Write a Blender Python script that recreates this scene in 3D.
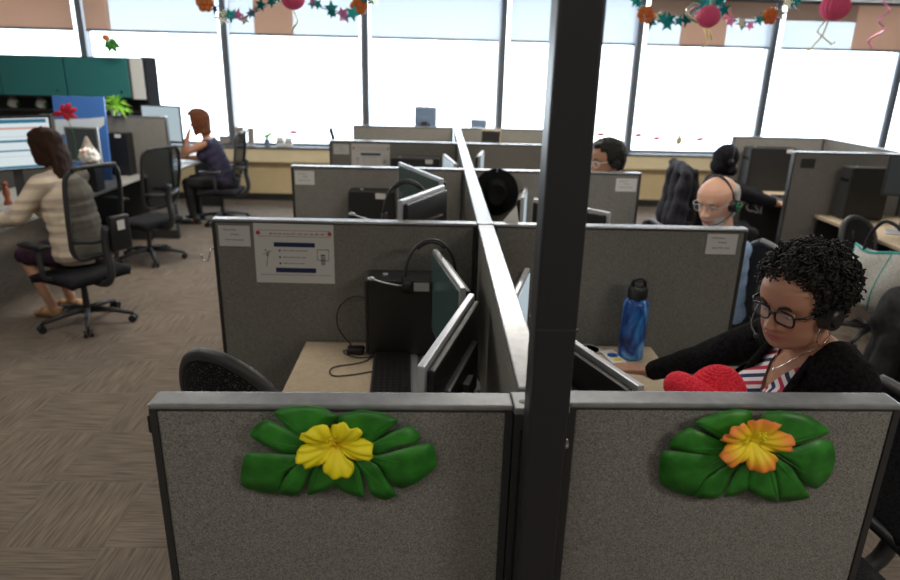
import bpy, bmesh, math, random
from mathutils import Vector, Matrix, noise
random.seed(7)
PI = math.pi
for o in list(bpy.data.objects):
    bpy.data.objects.remove(o)
SC = bpy.context.scene
COL = SC.collection

# ------------------------------------------------------------------ camera, sky, lights, exposure
cam_d = bpy.data.cameras.new('camera')
cam_d.sensor_width = 36.0
cam_d.lens = 657.6 / 900 * 36.0
cam_d.clip_start = 0.05
cam_d.dof.use_dof = True
cam_d.dof.focus_distance = 1.75
cam_d.dof.aperture_fstop = 2.8
cam = bpy.data.objects.new('camera', cam_d)
COL.objects.link(cam)
CAM_PITCH, CAM_ROLL, CAM_YAW = 18.706, 1.42, 1.361
cam.matrix_world = (Matrix.Translation((0, 0, 1.94)) @ Matrix.Rotation(math.radians(-CAM_YAW), 4, 'Z')
                    @ Matrix.Rotation(math.radians(90 - CAM_PITCH), 4, 'X') @ Matrix.Rotation(math.radians(CAM_ROLL), 4, 'Z'))
SC.camera = cam

SKY_STRENGTH = 6.5
world = bpy.data.worlds.new('sky')
SC.world = world
world.use_nodes = True
bg = world.node_tree.nodes['Background']
bg.inputs[0].default_value = (0.80, 0.91, 1.0, 1)
bg.inputs[1].default_value = SKY_STRENGTH

WIN_ANG = math.radians(1.08)
WIN_Y = 9.85
def W(u, d, z):
    """window wall coordinates: u along the wall, d outwards, z up"""
    c, s = math.cos(WIN_ANG), math.sin(WIN_ANG)
    return Vector((u * c - d * s, WIN_Y + u * s + d * c, z))

def area(name, loc, size, energy, color, rot=(0, 0, 0), portal=False):
    d = bpy.data.lights.new(name, 'AREA')
    d.shape = 'RECTANGLE'
    d.size, d.size_y = size
    d.energy = energy
    d.color = color
    o = bpy.data.objects.new(name, d)
    COL.objects.link(o)
    o.location = loc
    o.rotation_euler = rot
    if portal:
        d.cycles.is_portal = True
    return o
# daylight portal over the window band
area('daylight_portal', W(0.8, 0.25, 1.88), (17.0, 2.3), 1, (1, 1, 1), (math.radians(-90), 0, WIN_ANG), True)
# fluorescent ceiling fixtures of the office
CEIL_Z = 2.95
for lx, ly, le in ((-0.5, -0.6, 15), (2.4, -0.6, 46), (-3.2, -0.6, 24), (-2.6, 3.0, 28), (0.6, 3.0, 20), (3.6, 3.0, 26), (-2.6, 6.4, 52), (0.8, 6.4, 60), (3.8, 6.4, 52)):
    area('ceiling_tube_light', (lx, ly, CEIL_Z - 0.06), (1.2, 0.55), le, (1.0, 0.93, 0.82))

SC.view_settings.view_transform = 'Standard'
SC.view_settings.look = 'None'
SC.view_settings.exposure = 0.0
SC.view_settings.gamma = 1.0
SC.view_settings.use_curve_mapping = False

# ------------------------------------------------------------------ materials
M = {}
def mat(name, color, rough=0.6, metal=0.0, spec=0.5, **kw):
    m = bpy.data.materials.new(name)
    m.use_nodes = True
    b = m.node_tree.nodes['Principled BSDF']
    b.inputs['Base Color'].default_value = (*color, 1)
    b.inputs['Roughness'].default_value = rough
    b.inputs['Metallic'].default_value = metal
    b.inputs['Specular IOR Level'].default_value = spec
    for k, v in kw.items():
        b.inputs[k].default_value = v
    M[name] = m
    return m
def nodes(m):
    nt = m.node_tree
    return nt, nt.nodes['Principled BSDF']
def N(nt, t, **kw):
    n = nt.nodes.new(t)
    for k, v in kw.items():
        if k.startswith('i_'):
            n.inputs[int(k[2:]) if k[2:].isdigit() else k[2:]].default_value = v
        else:
            setattr(n, k, v)
    return n
def noise_color(m, c1, c2, scale, detail=3, bump=0.0, coord='Object', stretch=(1, 1, 1), lo=0.35, hi=0.65, bump_dist=0.002):
    nt, b = nodes(m)
    tc = N(nt, 'ShaderNodeTexCoord')
    mp = N(nt, 'ShaderNodeMapping')
    mp.inputs['Scale'].default_value = stretch
    nt.links.new(tc.outputs[coord], mp.inputs[0])
    nz = N(nt, 'ShaderNodeTexNoise')
    nz.inputs['Scale'].default_value = scale
    nz.inputs['Detail'].default_value = detail
    nt.links.new(mp.outputs[0], nz.inputs[0])
    cr = N(nt, 'ShaderNodeValToRGB')
    cr.color_ramp.elements[0].position = lo
    cr.color_ramp.elements[1].position = hi
    cr.color_ramp.elements[0].color = (*c1, 1)
    cr.color_ramp.elements[1].color = (*c2, 1)
    nt.links.new(nz.outputs[0], cr.inputs[0])
    nt.links.new(cr.outputs[0], b.inputs['Base Color'])
    if bump:
        bp_ = N(nt, 'ShaderNodeBump')
        bp_.inputs['Strength'].default_value = bump
        bp_.inputs['Distance'].default_value = bump_dist
        nt.links.new(nz.outputs[0], bp_.inputs['Height'])
        nt.links.new(bp_.outputs[0], b.inputs['Normal'])
    return m
def attr_color(m, attr='tint'):
    nt, b = nodes(m)
    a = N(nt, 'ShaderNodeAttribute', attribute_name=attr)
    nt.links.new(a.outputs['Color'], b.inputs['Base Color'])
    return m

noise_color(mat('panel_fabric', (0.2, 0.2, 0.2), 0.95, spec=0.1), (0.075, 0.073, 0.068), (0.35, 0.34, 0.315), 400, 4, 0.3, stretch=(1, 1, 1.7), lo=0.32, hi=0.70)
noise_color(mat('panel_metal', (0.2, 0.21, 0.23), 0.25, 0.55, 0.6), (0.30, 0.31, 0.33), (0.37, 0.38, 0.40), 30, 3)
mat('panel_trim', (0.028, 0.028, 0.03), 0.5)
mat('black_plastic', (0.012, 0.012, 0.013), 0.42)
mat('black_gloss', (0.006, 0.006, 0.008), 0.15)
mat('dark_plastic', (0.03, 0.03, 0.033), 0.5)
mat('pole_paint', (0.018, 0.018, 0.022), 0.4)
mat('silver', (0.55, 0.57, 0.62), 0.3, 0.5)
mat('chrome', (0.75, 0.75, 0.77), 0.12, 1.0)
noise_color(mat('worktop', (0.4, 0.33, 0.24), 0.55), (0.46, 0.37, 0.265), (0.53, 0.43, 0.31), 40, 4)
noise_color(mat('grey_worktop', (0.4, 0.33, 0.24), 0.5), (0.30, 0.29, 0.27), (0.36, 0.35, 0.33), 40, 4)
noise_color(mat('wall_paint', (0.5, 0.4, 0.2), 0.8), (0.64, 0.50, 0.28), (0.68, 0.54, 0.31), 6, 2)
noise_color(mat('ledge_paint', (0.6, 0.5, 0.3), 0.55), (0.80, 0.67, 0.43), (0.84, 0.71, 0.46), 6, 2)
mat('room_paint', (0.5, 0.47, 0.42), 0.85)
mat('ceiling_tile', (0.7, 0.69, 0.66), 0.9)
mat('baseboard', (0.02, 0.018, 0.016), 0.6)
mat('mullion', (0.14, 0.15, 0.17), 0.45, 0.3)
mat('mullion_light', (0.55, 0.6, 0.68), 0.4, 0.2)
mat('white_paper', (0.62, 0.62, 0.61), 0.8)
mat('white_plastic', (0.75, 0.75, 0.74), 0.4)
mat('ink', (0.06, 0.06, 0.07), 0.8)
mat('red_ink', (0.5, 0.05, 0.07), 0.8)
mat('navy_ink', (0.012, 0.015, 0.06), 0.7)
mat('teal_metal', (0.03, 0.19, 0.19), 0.5)
mat('white_glaze', (0.8, 0.78, 0.75), 0.4)
mat('pink_paper', (0.85, 0.12, 0.25), 0.8)
mat('gold_wire', (0.75, 0.6, 0.2), 0.35, 0.7)
mat('foil_teal', (0.0, 0.22, 0.22), 0.25, 0.6)
mat('foil_purple', (0.2, 0.05, 0.35), 0.25, 0.6)
mat('foil_pink', (0.85, 0.25, 0.5), 0.3, 0.5)
mat('foil_orange', (0.8, 0.22, 0.05), 0.35, 0.4)
mat('foil_silver', (0.75, 0.75, 0.6), 0.2, 0.8)
mat('leaf_dark', (0.03, 0.16, 0.03), 0.5)
mat('leaf_light', (0.32, 0.66, 0.07), 0.5)
mat('red_petal', (0.65, 0.02, 0.05), 0.5)
mat('blue_grey', (0.16, 0.22, 0.32), 0.4)
mat('blue_board', (0.07, 0.20, 0.58), 0.2)
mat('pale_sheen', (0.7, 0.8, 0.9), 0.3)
mat('lens_glass', (0.8, 0.85, 0.9), 0.1, 0, 0.15, Alpha=0.05)

def glass_mat():
    m = bpy.data.materials.new('window_glass')
    m.use_nodes = True
    nt = m.node_tree
    nt.nodes.clear()
    out = N(nt, 'ShaderNodeOutputMaterial')
    t = N(nt, 'ShaderNodeBsdfTransparent')
    g = N(nt, 'ShaderNodeBsdfGlossy')
    g.inputs['Roughness'].default_value = 0.02
    mx = N(nt, 'ShaderNodeMixShader')
    mx.inputs[0].default_value = 0.05
    nt.links.new(t.outputs[0], mx.inputs[1])
    nt.links.new(g.outputs[0], mx.inputs[2])
    nt.links.new(mx.outputs[0], out.inputs[0])
    M['window_glass'] = m
glass_mat()
def sheer_mat(name, col, transp, trans_w):
    m = bpy.data.materials.new(name)
    m.use_nodes = True
    nt = m.node_tree
    nt.nodes.clear()
    out = N(nt, 'ShaderNodeOutputMaterial')
    t = N(nt, 'ShaderNodeBsdfTransparent')
    t.inputs[0].default_value = (0.93, 0.97, 1.0, 1)
    d = N(nt, 'ShaderNodeBsdfDiffuse')
    d.inputs[0].default_value = (*col, 1)
    tl = N(nt, 'ShaderNodeBsdfTranslucent')
    tl.inputs[0].default_value = (*col, 1)
    a = N(nt, 'ShaderNodeMixShader')
    a.inputs[0].default_value = trans_w
    nt.links.new(d.outputs[0], a.inputs[1])
    nt.links.new(tl.outputs[0], a.inputs[2])
    b = N(nt, 'ShaderNodeMixShader')
    b.inputs[0].default_value = transp
    nt.links.new(a.outputs[0], b.inputs[1])
    nt.links.new(t.outputs[0], b.inputs[2])
    nt.links.new(b.outputs[0], out.inputs[0])
    M[name] = m
sheer_mat('sheer_cloth', (0.8, 0.82, 0.85), 0.335, 0.04)
sheer_mat('dense_cloth', (0.64, 0.46, 0.36), 0.02, 0.34)
sheer_mat('chair_mesh', (0.012, 0.012, 0.013), 0.46, 0.0)

def carpet_mat():
    m = mat('carpet', (0.2, 0.17, 0.14), 0.95, spec=0.05)
    nt, b = nodes(m)
    tc = N(nt, 'ShaderNodeTexCoord')
    T = 0.457
    def streak(sx, sy, sc):
        mp = N(nt, 'ShaderNodeMapping')
        mp.inputs['Scale'].default_value = (sx, sy, 1)
        nt.links.new(tc.outputs['Object'], mp.inputs[0])
        nz = N(nt, 'ShaderNodeTexNoise')
        nz.inputs['Scale'].default_value = sc
        nz.inputs['Detail'].default_value = 4
        nt.links.new(mp.outputs[0], nz.inputs[0])
        return nz.outputs[0]
    a = streak(5, 95, 1.0)
    c = streak(95, 5, 1.0)
    ck = N(nt, 'ShaderNodeTexChecker')
    ck.inputs['Scale'].default_value = 1 / T
    ck.inputs[1].default_value = (0, 0, 0, 1)
    ck.inputs[2].default_value = (1, 1, 1, 1)
    nt.links.new(tc.outputs['Object'], ck.inputs[0])
    mx = N(nt, 'ShaderNodeMix')
    nt.links.new(ck.outputs[1], mx.inputs[0])
    nt.links.new(a, mx.inputs[2])
    nt.links.new(c, mx.inputs[3])
    cr = N(nt, 'ShaderNodeValToRGB')
    cr.color_ramp.elements[0].position = 0.38
    cr.color_ramp.elements[1].position = 0.62
    cr.color_ramp.elements[0].color = (0.16, 0.128, 0.104, 1)
    cr.color_ramp.elements[1].color = (0.26, 0.215, 0.175, 1)
    nt.links.new(mx.outputs[0], cr.inputs[0])
    nz = N(nt, 'ShaderNodeTexNoise')
    nz.inputs['Scale'].default_value = 1.3
    nt.links.new(tc.outputs['Object'], nz.inputs[0])
    m2 = N(nt, 'ShaderNodeMix', data_type='RGBA', blend_type='MULTIPLY')
    m2.inputs[0].default_value = 0.35
    nt.links.new(cr.outputs[0], m2.inputs[6])
    nt.links.new(nz.outputs[0], m2.inputs[7])
    nt.links.new(m2.outputs[2], b.inputs['Base Color'])
carpet_mat()

def screen_mat(name, col, strength=1.0):
    m = mat(name, (0.01, 0.01, 0.01), 0.25)
    nt, b = nodes(m)
    b.inputs['Emission Color'].default_value = (*col, 1)
    b.inputs['Emission Strength'].default_value = strength
    return m
screen_mat('screen_white', (0.75, 0.85, 0.88), 0.85)
screen_mat('screen_green', (0.05, 0.09, 0.08), 0.22)
screen_mat('screen_blue', (0.05, 0.25, 0.4), 0.6)
screen_mat('screen_red', (0.8, 0.4, 0.35), 0.7)
screen_mat('screen_grey', (0.45, 0.55, 0.6), 0.9)
screen_mat('screen_dim', (0.05, 0.06, 0.06), 0.4)

# ------------------------------------------------------------------ mesh helpers
def tag(o, label=None, cat=None, group=None, kind=None):
    if label: o['label'] = label
    if cat: o['category'] = cat
    if group: o['group'] = group
    if kind: o['kind'] = kind
    return o
def thing(name, label, cat, loc=(0, 0, 0), rz=0.0, group=None):
    o = bpy.data.objects.new(name, None)
    COL.objects.link(o)
    o.empty_display_size = 0.05
    o.location = loc
    o.rotation_euler = (0, 0, rz)
    return tag(o, label, cat, group)
def copy_tree(o, parent=None):
    c = o.copy()
    COL.objects.link(c)
    if parent is not None:
        c.parent = parent
    for ch in list(o.children):
        copy_tree(ch, c)
    return c

class MB:
    """collects geometry into one mesh"""
    def __init__(s):
        s.v, s.f, s.mi, s.cur = [], [], [], 0
    def add(s, verts, faces, mtx=None):
        b = len(s.v)
        s.v += [tuple(mtx @ Vector(p)) if mtx is not None else tuple(p) for p in verts]
        s.f += [tuple(b + i for i in f) for f in faces]
        s.mi += [s.cur] * len(faces)
        return s
    def box(s, c, d, mtx=None, bev=0.0):
        if bev:
            bm = bmesh.new()
            bmesh.ops.create_cube(bm, size=1.0)
            for v in bm.verts:
                v.co = Vector((c[0] + v.co.x * d[0], c[1] + v.co.y * d[1], c[2] + v.co.z * d[2]))
            bmesh.ops.bevel(bm, geom=list(bm.edges), offset=bev, segments=2, affect='EDGES', profile=0.6)
            s.bm(bm, mtx)
            return s
        x, y, z = c; a, b, e = d[0] / 2, d[1] / 2, d[2] / 2
        vs = [(x - a, y - b, z - e), (x + a, y - b, z - e), (x + a, y + b, z - e), (x - a, y + b, z - e),
              (x - a, y - b, z + e), (x + a, y - b, z + e), (x + a, y + b, z + e), (x - a, y + b, z + e)]
        return s.add(vs, [(3, 2, 1, 0), (4, 5, 6, 7), (0, 1, 5, 4), (1, 2, 6, 5), (2, 3, 7, 6), (3, 0, 4, 7)], mtx)
    def bx(s, x0, x1, y0, y1, z0, z1, mtx=None, bev=0.0):
        return s.box(((x0 + x1) / 2, (y0 + y1) / 2, (z0 + z1) / 2), (x1 - x0, y1 - y0, z1 - z0), mtx, bev)
    def bm(s, bm, mtx=None):
        bm.verts.index_update()
        s.add([v.co.copy() for v in bm.verts], [[v.index for v in f.verts] for f in bm.faces], mtx)
        bm.free()
        return s
    def tube(s, pts, r, seg=8, mtx=None, closed=False, r2=None):
        pts = [Vector(p) for p in pts]
        n = len(pts)
        rs = r if isinstance(r, (list, tuple)) else [r if r2 is None else r + (r2 - r) * i / max(1, n - 1) for i in range(n)]
        vs, fs = [], []
        up = None
        for i, p in enumerate(pts):
            if closed:
                t = pts[(i + 1) % n] - pts[i - 1]
            else:
                t = pts[min(i + 1, n - 1)] - pts[max(i - 1, 0)]
            t = t.normalized() if t.length > 1e-9 else Vector((0, 0, 1))
            if up is None:
                up = Vector((0, 0, 1)) if abs(t.z) < 0.9 else Vector((1, 0, 0))
            a = up - t * up.dot(t)
            a = a.normalized() if a.length > 1e-6 else t.orthogonal().normalized()
            up = a
            b = t.cross(a)
            for k in range(seg):
                q = 2 * PI * k / seg
                vs.append(p + (a * math.cos(q) + b * math.sin(q)) * rs[i])
        m = n if closed else n - 1
        for i in range(m):
            j = (i + 1) % n
            for k in range(seg):
                l = (k + 1) % seg
                fs.append((i * seg + k, i * seg + l, j * seg + l, j * seg + k))
        if not closed:
            fs.append(tuple(range(seg))[::-1])
            fs.append(tuple((n - 1) * seg + k for k in range(seg)))
        return s.add(vs, fs, mtx)
    def cyl(s, p0, p1, r0, r1=None, seg=16, mtx=None):
        return s.tube([p0, p1], [r0, r0 if r1 is None else r1], seg, mtx)
    def lathe(s, prof, c=(0, 0, 0), seg=24, mtx=None, sx=1, sy=1):
        vs, fs = [], []
        n = len(prof)
        for r, z in prof:
            for k in range(seg):
                a = 2 * PI * k / seg
                vs.append((c[0] + r * math.cos(a) * sx, c[1] + r * math.sin(a) * sy, c[2] + z))
        for i in range(n - 1):
            for k in range(seg):
                l = (k + 1) % seg
                fs.append((i * seg + k, i * seg + l, (i + 1) * seg + l, (i + 1) * seg + k))
        fs.append(tuple(range(seg))[::-1])
        fs.append(tuple((n - 1) * seg + k for k in range(seg)))
        return s.add(vs, fs, mtx)
    def ell(s, c, r, mtx=None, seg=16, rings=10):
        r = r if isinstance(r, (list, tuple)) else (r, r, r)
        vs, fs = [(c[0], c[1], c[2] - r[2])], []
        for i in range(1, rings):
            t = PI * i / rings
            for k in range(seg):
                a = 2 * PI * k / seg
                vs.append((c[0] + r[0] * math.sin(t) * math.cos(a), c[1] + r[1] * math.sin(t) * math.sin(a), c[2] - r[2] * math.cos(t)))
        vs.append((c[0], c[1], c[2] + r[2]))
        top = len(vs) - 1
        for k in range(seg):
            l = (k + 1) % seg
            fs.append((0, 1 + l, 1 + k))
            for i in range(rings - 2):
                fs.append((1 + i * seg + k, 1 + i * seg + l, 1 + (i + 1) * seg + l, 1 + (i + 1) * seg + k))
            fs.append((1 + (rings - 2) * seg + k, 1 + (rings - 2) * seg + l, top))
        return s.add(vs, fs, mtx)
    def cone(s, p0, p1, r0, r1, seg=14):
        """rounded tapered limb"""
        p0, p1 = Vector(p0), Vector(p1)
        t = (p1 - p0)
        L = t.length
        t.normalize()
        pts, rs = [], []
        for i in range(5):
            a = PI / 2 * (1 - i / 4)
            pts.append(p0 - t * r0 * math.sin(a)); rs.append(max(r0 * math.cos(a), 1e-4))
        for i in range(5):
            a = PI / 2 * (i / 4)
            pts.append(p1 + t * r1 * math.sin(a)); rs.append(max(r1 * math.cos(a), 1e-4))
        a = t.orthogonal().normalized(); b = t.cross(a)
        vs, fs = [], []
        for p, r in zip(pts, rs):
            for k in range(seg):
                q = 2 * PI * k / seg
                vs.append(p + (a * math.cos(q) + b * math.sin(q)) * r)
        n = len(pts)
        for i in range(n - 1):
            for k in range(seg):
                l = (k + 1) % seg
                fs.append((i * seg + k, i * seg + l, (i + 1) * seg + l, (i + 1) * seg + k))
        fs.append(tuple(range(seg))[::-1]); fs.append(tuple((n - 1) * seg + k for k in range(seg)))
        return s.add(vs, fs)
    def prism(s, outline, z0, z1, mtx=None, bulge=0.0):
        """outline in local xy, extruded in z; fan from the centroid (bulge raises the middle of the top)"""
        n = len(outline)
        cx = sum(p[0] for p in outline) / n; cy = sum(p[1] for p in outline) / n
        vs = [(p[0], p[1], z0) for p in outline] + [(p[0], p[1], z1) for p in outline] + [(cx, cy, z0 + bulge), (cx, cy, z1 + bulge)]
        fs = []
        for i in range(n):
            j = (i + 1) % n
            fs += [(i, j, n + j, n + i), (j, i, 2 * n), (n + i, n + j, 2 * n + 1)]
        return s.add(vs, fs, mtx)
    def grid(s, rows, mtx=None, close_u=False, thick=0.0):
        """rows: list of equal-length point lists"""
        n, m = len(rows), len(rows[0])
        vs = [p for r in rows for p in r]
        fs = []
        for i in range(n - 1):
            for k in range(m if close_u else m - 1):
                l = (k + 1) % m
                fs.append((i * m + k, i * m + l, (i + 1) * m + l, (i + 1) * m + k))
        return s.add(vs, fs, mtx)
    def build(s, name, mats, parent=None, smooth=False, loc=None, angle=None):
        me = bpy.data.meshes.new(name)
        me.from_pydata([tuple(v) for v in s.v], [], s.f)
        mats = mats if isinstance(mats, (list, tuple)) else [mats]
        for m in mats:
            me.materials.append(M[m] if isinstance(m, str) else m)
        if len(mats) > 1:
            me.polygons.foreach_set('material_index', s.mi)
        bm = bmesh.new(); bm.from_mesh(me)
        bmesh.ops.recalc_face_normals(bm, faces=bm.faces)
        bm.to_mesh(me); bm.free()
        if smooth:
            me.polygons.foreach_set('use_smooth', [True] * len(me.polygons))
            if angle:
                try: me.set_sharp_from_angle(angle=math.radians(angle))
                except Exception: pass
        me.update()
        o = bpy.data.objects.new(name, me)
        COL.objects.link(o)
        if parent is not None: o.parent = parent
        if loc is not None: o.location = loc
        return o

def thicken(o, t, offset=0.0):
    md = o.modifiers.new('thickness', 'SOLIDIFY')
    md.thickness = t
    md.offset = offset
    return o
def catmull(pts, sub=4, closed=True, k=1.0):
    out = []
    n = len(pts)
    for i in range(n if closed else n - 1):
        if closed:
            p = [Vector(pts[(i + k) % n]) for k in (-1, 0, 1, 2)]
        else:
            p = [Vector(pts[min(max(i + k, 0), n - 1)]) for k in (-1, 0, 1, 2)]
        for j in range(sub):
            t = j / sub
            t2, t3 = t * t, t ** 3
            out.append(p[1] * (2 * t3 - 3 * t2 + 1) + (p[2] - p[0]) * (.5 * k * (t3 - 2 * t2 + t)) + p[2] * (3 * t2 - 2 * t3) + (p[3] - p[1]) * (.5 * k * (t3 - t2)))
    if not closed:
        out.append(Vector(pts[-1]))
    return out
def struct(o):
    o['kind'] = 'structure'
    return o
# ------------------------------------------------------------------ the room
ROOM = dict(x0=-8.5, x1=10.0, y0=-4.0)
yb = WIN_Y + 0.3
struct(MB().bx(-8.7, 10.2, -4.2, yb + 0.2, -0.1, 0.0).build('floor', 'carpet'))
struct(MB().bx(-8.7, 10.2, -4.2, yb + 0.2, CEIL_Z, CEIL_Z + 0.1).build('ceiling', 'ceiling_tile'))
struct(MB().bx(-8.7, -8.5, -4.2, yb + 0.2, 0, CEIL_Z).build('wall_left', 'room_paint'))
struct(MB().bx(10.0, 10.2, -4.2, yb + 0.2, 0, CEIL_Z).build('wall_right', 'room_paint'))
struct(MB().bx(-8.5, 10.0, -4.2, -4.0, 0, CEIL_Z).build('wall_front', 'room_paint'))
WM = Matrix.Translation((0, WIN_Y, 0)) @ Matrix.Rotation(WIN_ANG, 4, 'Z')
SILL = 0.80
SHADE_Z = 2.30
struct(MB().bx(-8.6, 10.1, -0.02, 0.2, 0, SILL - 0.02, WM).build('wall_back', 'wall_paint'))
struct(MB().bx(-8.6, 10.1, -0.02, 0.2, 2.93, CEIL_Z, WM).build('wall_back_header', 'room_paint'))
lg = MB().bx(-8.5, 10.0, -0.16, -0.021, 0.57, SILL - 0.025, WM, bev=0.02)
struct(lg.build('trim_1', 'ledge_paint'))
struct(MB().bx(-8.5, 10.0, -0.19, 0.2, SILL - 0.024, SILL, WM).build('trim_2', 'mullion'))
struct(MB().bx(-8.5, 10.0, -0.035, -0.021, 0.0, 0.10, WM).build('baseboard_back', 'baseboard'))
U0, DU = -4.885, 1.9266
MW = 0.075
def bay(k): return U0 + k * DU
for n, k in enumerate(range(-2, 8)):
    a, b = bay(k), bay(k + 1)
    f = MB()
    f.bx(a - MW / 2, a + MW / 2, -0.06, 0.12, SILL, 2.93, WM)
    f.bx(a + MW / 2, b - MW / 2, 0.0, 0.09, SILL, SILL + 0.035, WM)
    f.bx(a + MW / 2, b - MW / 2, 0.0, 0.09, 2.90, 2.93, WM)
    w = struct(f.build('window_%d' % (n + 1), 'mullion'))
    MB().bx(a - MW / 2 - 0.03, a - MW / 2 - 0.001, -0.03, 0.10, SILL, 2.93, WM).build('window_stop', 'mullion_light', w)  # daylit left side of the mullion, its brightness put into a paler colour
    MB().bx(a + MW / 2 + 0.001, b - MW / 2 - 0.032, 0.045, 0.051, SILL + 0.036, 2.899, WM).build('window_pane', 'window_glass', w)
# roller shades: sheer and dense widths of cloth, in metres along the wall from each bay's left mullion
shade_spec = [
    (-1, [('d', 0.08, 1.85)], 'brown roller shade in the leftmost window, above the teal cabinets'),
    (0, [('d', 0.08, 0.42), ('s', 0.42, 1.85)], 'roller shade with a brown left edge and a lavender-white rest, above the sleeveless woman'),
    (1, [('s', 0.08, 0.42), ('d', 0.42, 0.95), ('s', 0.95, 1.85)], 'roller shade with one brown stripe behind the left star garland'),
    (2, [('s', 0.08, 1.85)], 'plain pale roller shade over the monitor on the far desk'),
    (3, [('s', 0.08, 1.85)], 'pale roller shade partly hidden by the black power pole'),
    (4, [('s', 0.08, 0.55), ('d', 0.55, 1.2), ('s', 1.2, 1.85), ('t', 0.08, 1.85)], 'roller shade with a brown stripe and brown top behind the right star garland'),
    (5, [('s', 0.08, 1.1), ('d', 1.1, 1.85), ('t', 0.08, 1.1)], 'roller shade white at left and brown at right behind the large pink honeycomb ball'),
    (6, [('d', 0.08, 1.85)], 'brown roller shade in the rightmost window at the edge of the photo')]
for k, cloths, lab in shade_spec:
    a = bay(k)
    r = thing('roller_shade', lab, 'window shade', W(a + DU / 2, -0.085, SHADE_Z), WIN_ANG, 'roller shades')
    for c, u0, u1 in cloths:
        z0, z1 = (0.018, 0.60) if c != 't' else (0.37, 0.60)
        m = MB().bx(u0 - DU / 2, u1 - DU / 2, -0.002 if c != 't' else -0.006, 0.0 if c != 't' else -0.004, z0, z1)
        m.build('sheer_cloth' if c == 's' else 'dense_cloth', 'sheer_cloth' if c == 's' else 'dense_cloth', r)
    MB().bx(0.08 - DU / 2, 1.85 - DU / 2, -0.012, 0.01, -0.012, 0.018).build('hem_bar', 'mullion', r)
    MB().cyl((0.06 - DU / 2, 0.0, 0.615), (1.87 - DU / 2, 0.0, 0.615), 0.022, seg=12).build('roller_tube', 'mullion', r)
# ------------------------------------------------------------------ cubicle partitions
HP = 1.30
def panel(label, p0, p1, z1=HP, th=0.058, group='cubicle partitions', cap=0.011):
    p0, p1 = Vector((*p0, 0)), Vector((*p1, 0))
    L = (p1 - p0).length
    rz = math.atan2(p1.y - p0.y, p1.x - p0.x)
    t = thing('cubicle_partition', label, 'partition', p0, rz, group)
    MB().bx(0.014, L - 0.014, -th / 2 + 0.005, th / 2 - 0.005, 0.1, z1 - cap - 0.004, bev=0.004).build('fabric_panel', 'panel_fabric', t)
    MB().bx(0, L, -th / 2, th / 2, z1 - cap, z1, bev=0.004).build('top_cap', 'panel_metal', t)
    e = MB()
    e.bx(0.012, L - 0.012, -th / 2 + 0.003, th / 2 - 0.003, z1 - cap - 0.005, z1 - cap)
    e.build('cap_gasket', 'panel_trim', t)
    for a, b in ((0, 0.014), (L - 0.014, L)):
        MB().bx(a, b, -th / 2 + 0.002, th / 2 - 0.002, 0.0, z1 - cap - 0.001).build('end_trim', 'panel_trim', t)
    MB().bx(0.014, L - 0.014, -th / 2 + 0.004, th / 2 - 0.004, 0.0, 0.1).build('base_trim', 'panel_trim', t)
    return t
Y1, DY = 1.211, 1.604
XL, XR, S0, S1 = -0.968, 1.367, 0.178, 0.247
SX = (S0 + S1) / 2
def row(k): return Y1 + DY * k
panel('grey front partition at left with yellow hibiscus decoration pinned on it', (-0.561, 1.187), (0.160, 1.200))
panel('grey front partition at right with orange hibiscus decoration pinned on it', (0.278, 1.215), (0.972, 1.225))
lab_l = ['', 'grey partition behind the empty desk with large white notice pinned up', 'grey partition at left with one small white label, third row from the front',
         'grey partition at left in the fourth row with a faded notice', 'short grey partition at left nearest the windows']
lab_r = ['', 'grey partition behind the blue water bottle', 'grey partition at right carrying the black hat', 'grey partition behind the dark haired man in clear glasses',
         'grey partition at right of the spine nearest the windows']
for k in range(1, 5):
    panel(lab_l[k], (XL if k < 4 else -0.955, row(k)), (S0 - 0.003, row(k)))
    panel(lab_r[k], (S1 + 0.003, row(k)), (XR, row(k)))
lab_s = ['grey dividing partition running back between the two nearest desks', 'grey dividing partition along the second pair of desks',
         'grey dividing partition along the third pair of desks', 'grey dividing partition along the pair of desks farthest back']
for k in range(4):
    panel(lab_s[k], (SX, row(k) + 0.042), (SX, row(k + 1) - (0.038 if k < 3 else -0.03)), th=S1 - S0 - 0.002)
for k in range(1, 4):
    j = thing('junction_post', 'black post where four partitions meet, ' + ['', 'second row from the front', 'third row from the front', 'fourth row from the front'][k], 'post', (SX, row(k), 0), 0, 'partition junction posts')
    MB().bx(-0.034, 0.034, -0.034, 0.034, 0, HP - 0.012).build('post', 'panel_trim', j)
    MB().bx(-0.036, 0.036, -0.034, 0.034, HP - 0.012, HP + 0.003, bev=0.003).build('post_cap', 'panel_metal', j)
j = thing('junction_post', 'black post with square cap at the end of the left front partition, beside the pole', 'post', (0.205, 1.198, 0), 0.02, 'partition junction posts')
MB().bx(-0.042, 0.042, -0.036, 0.036, 0, HP - 0.014).build('post', 'panel_trim', j)
MB().bx(-0.03, -0.012, -0.041, -0.036, 0.02, HP - 0.05).build('ridge', 'black_plastic', j)
MB().bx(0.004, 0.02, -0.041, -0.036, 0.02, HP - 0.05).build('ridge', 'black_plastic', j)
MB().bx(-0.044, -0.004, -0.038, 0.034, HP - 0.014, HP + 0.001, bev=0.003).build('post_cap', 'panel_metal', j)
MB().cyl((-0.024, -0.008, HP), (-0.024, -0.008, HP + 0.002), 0.007).build('screw', 'black_plastic', j)
MB().bx(-0.001, 0.072, -0.022, 0.034, HP - 0.02, HP - 0.004, bev=0.003).build('corner_cap', 'panel_metal', j)
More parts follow.
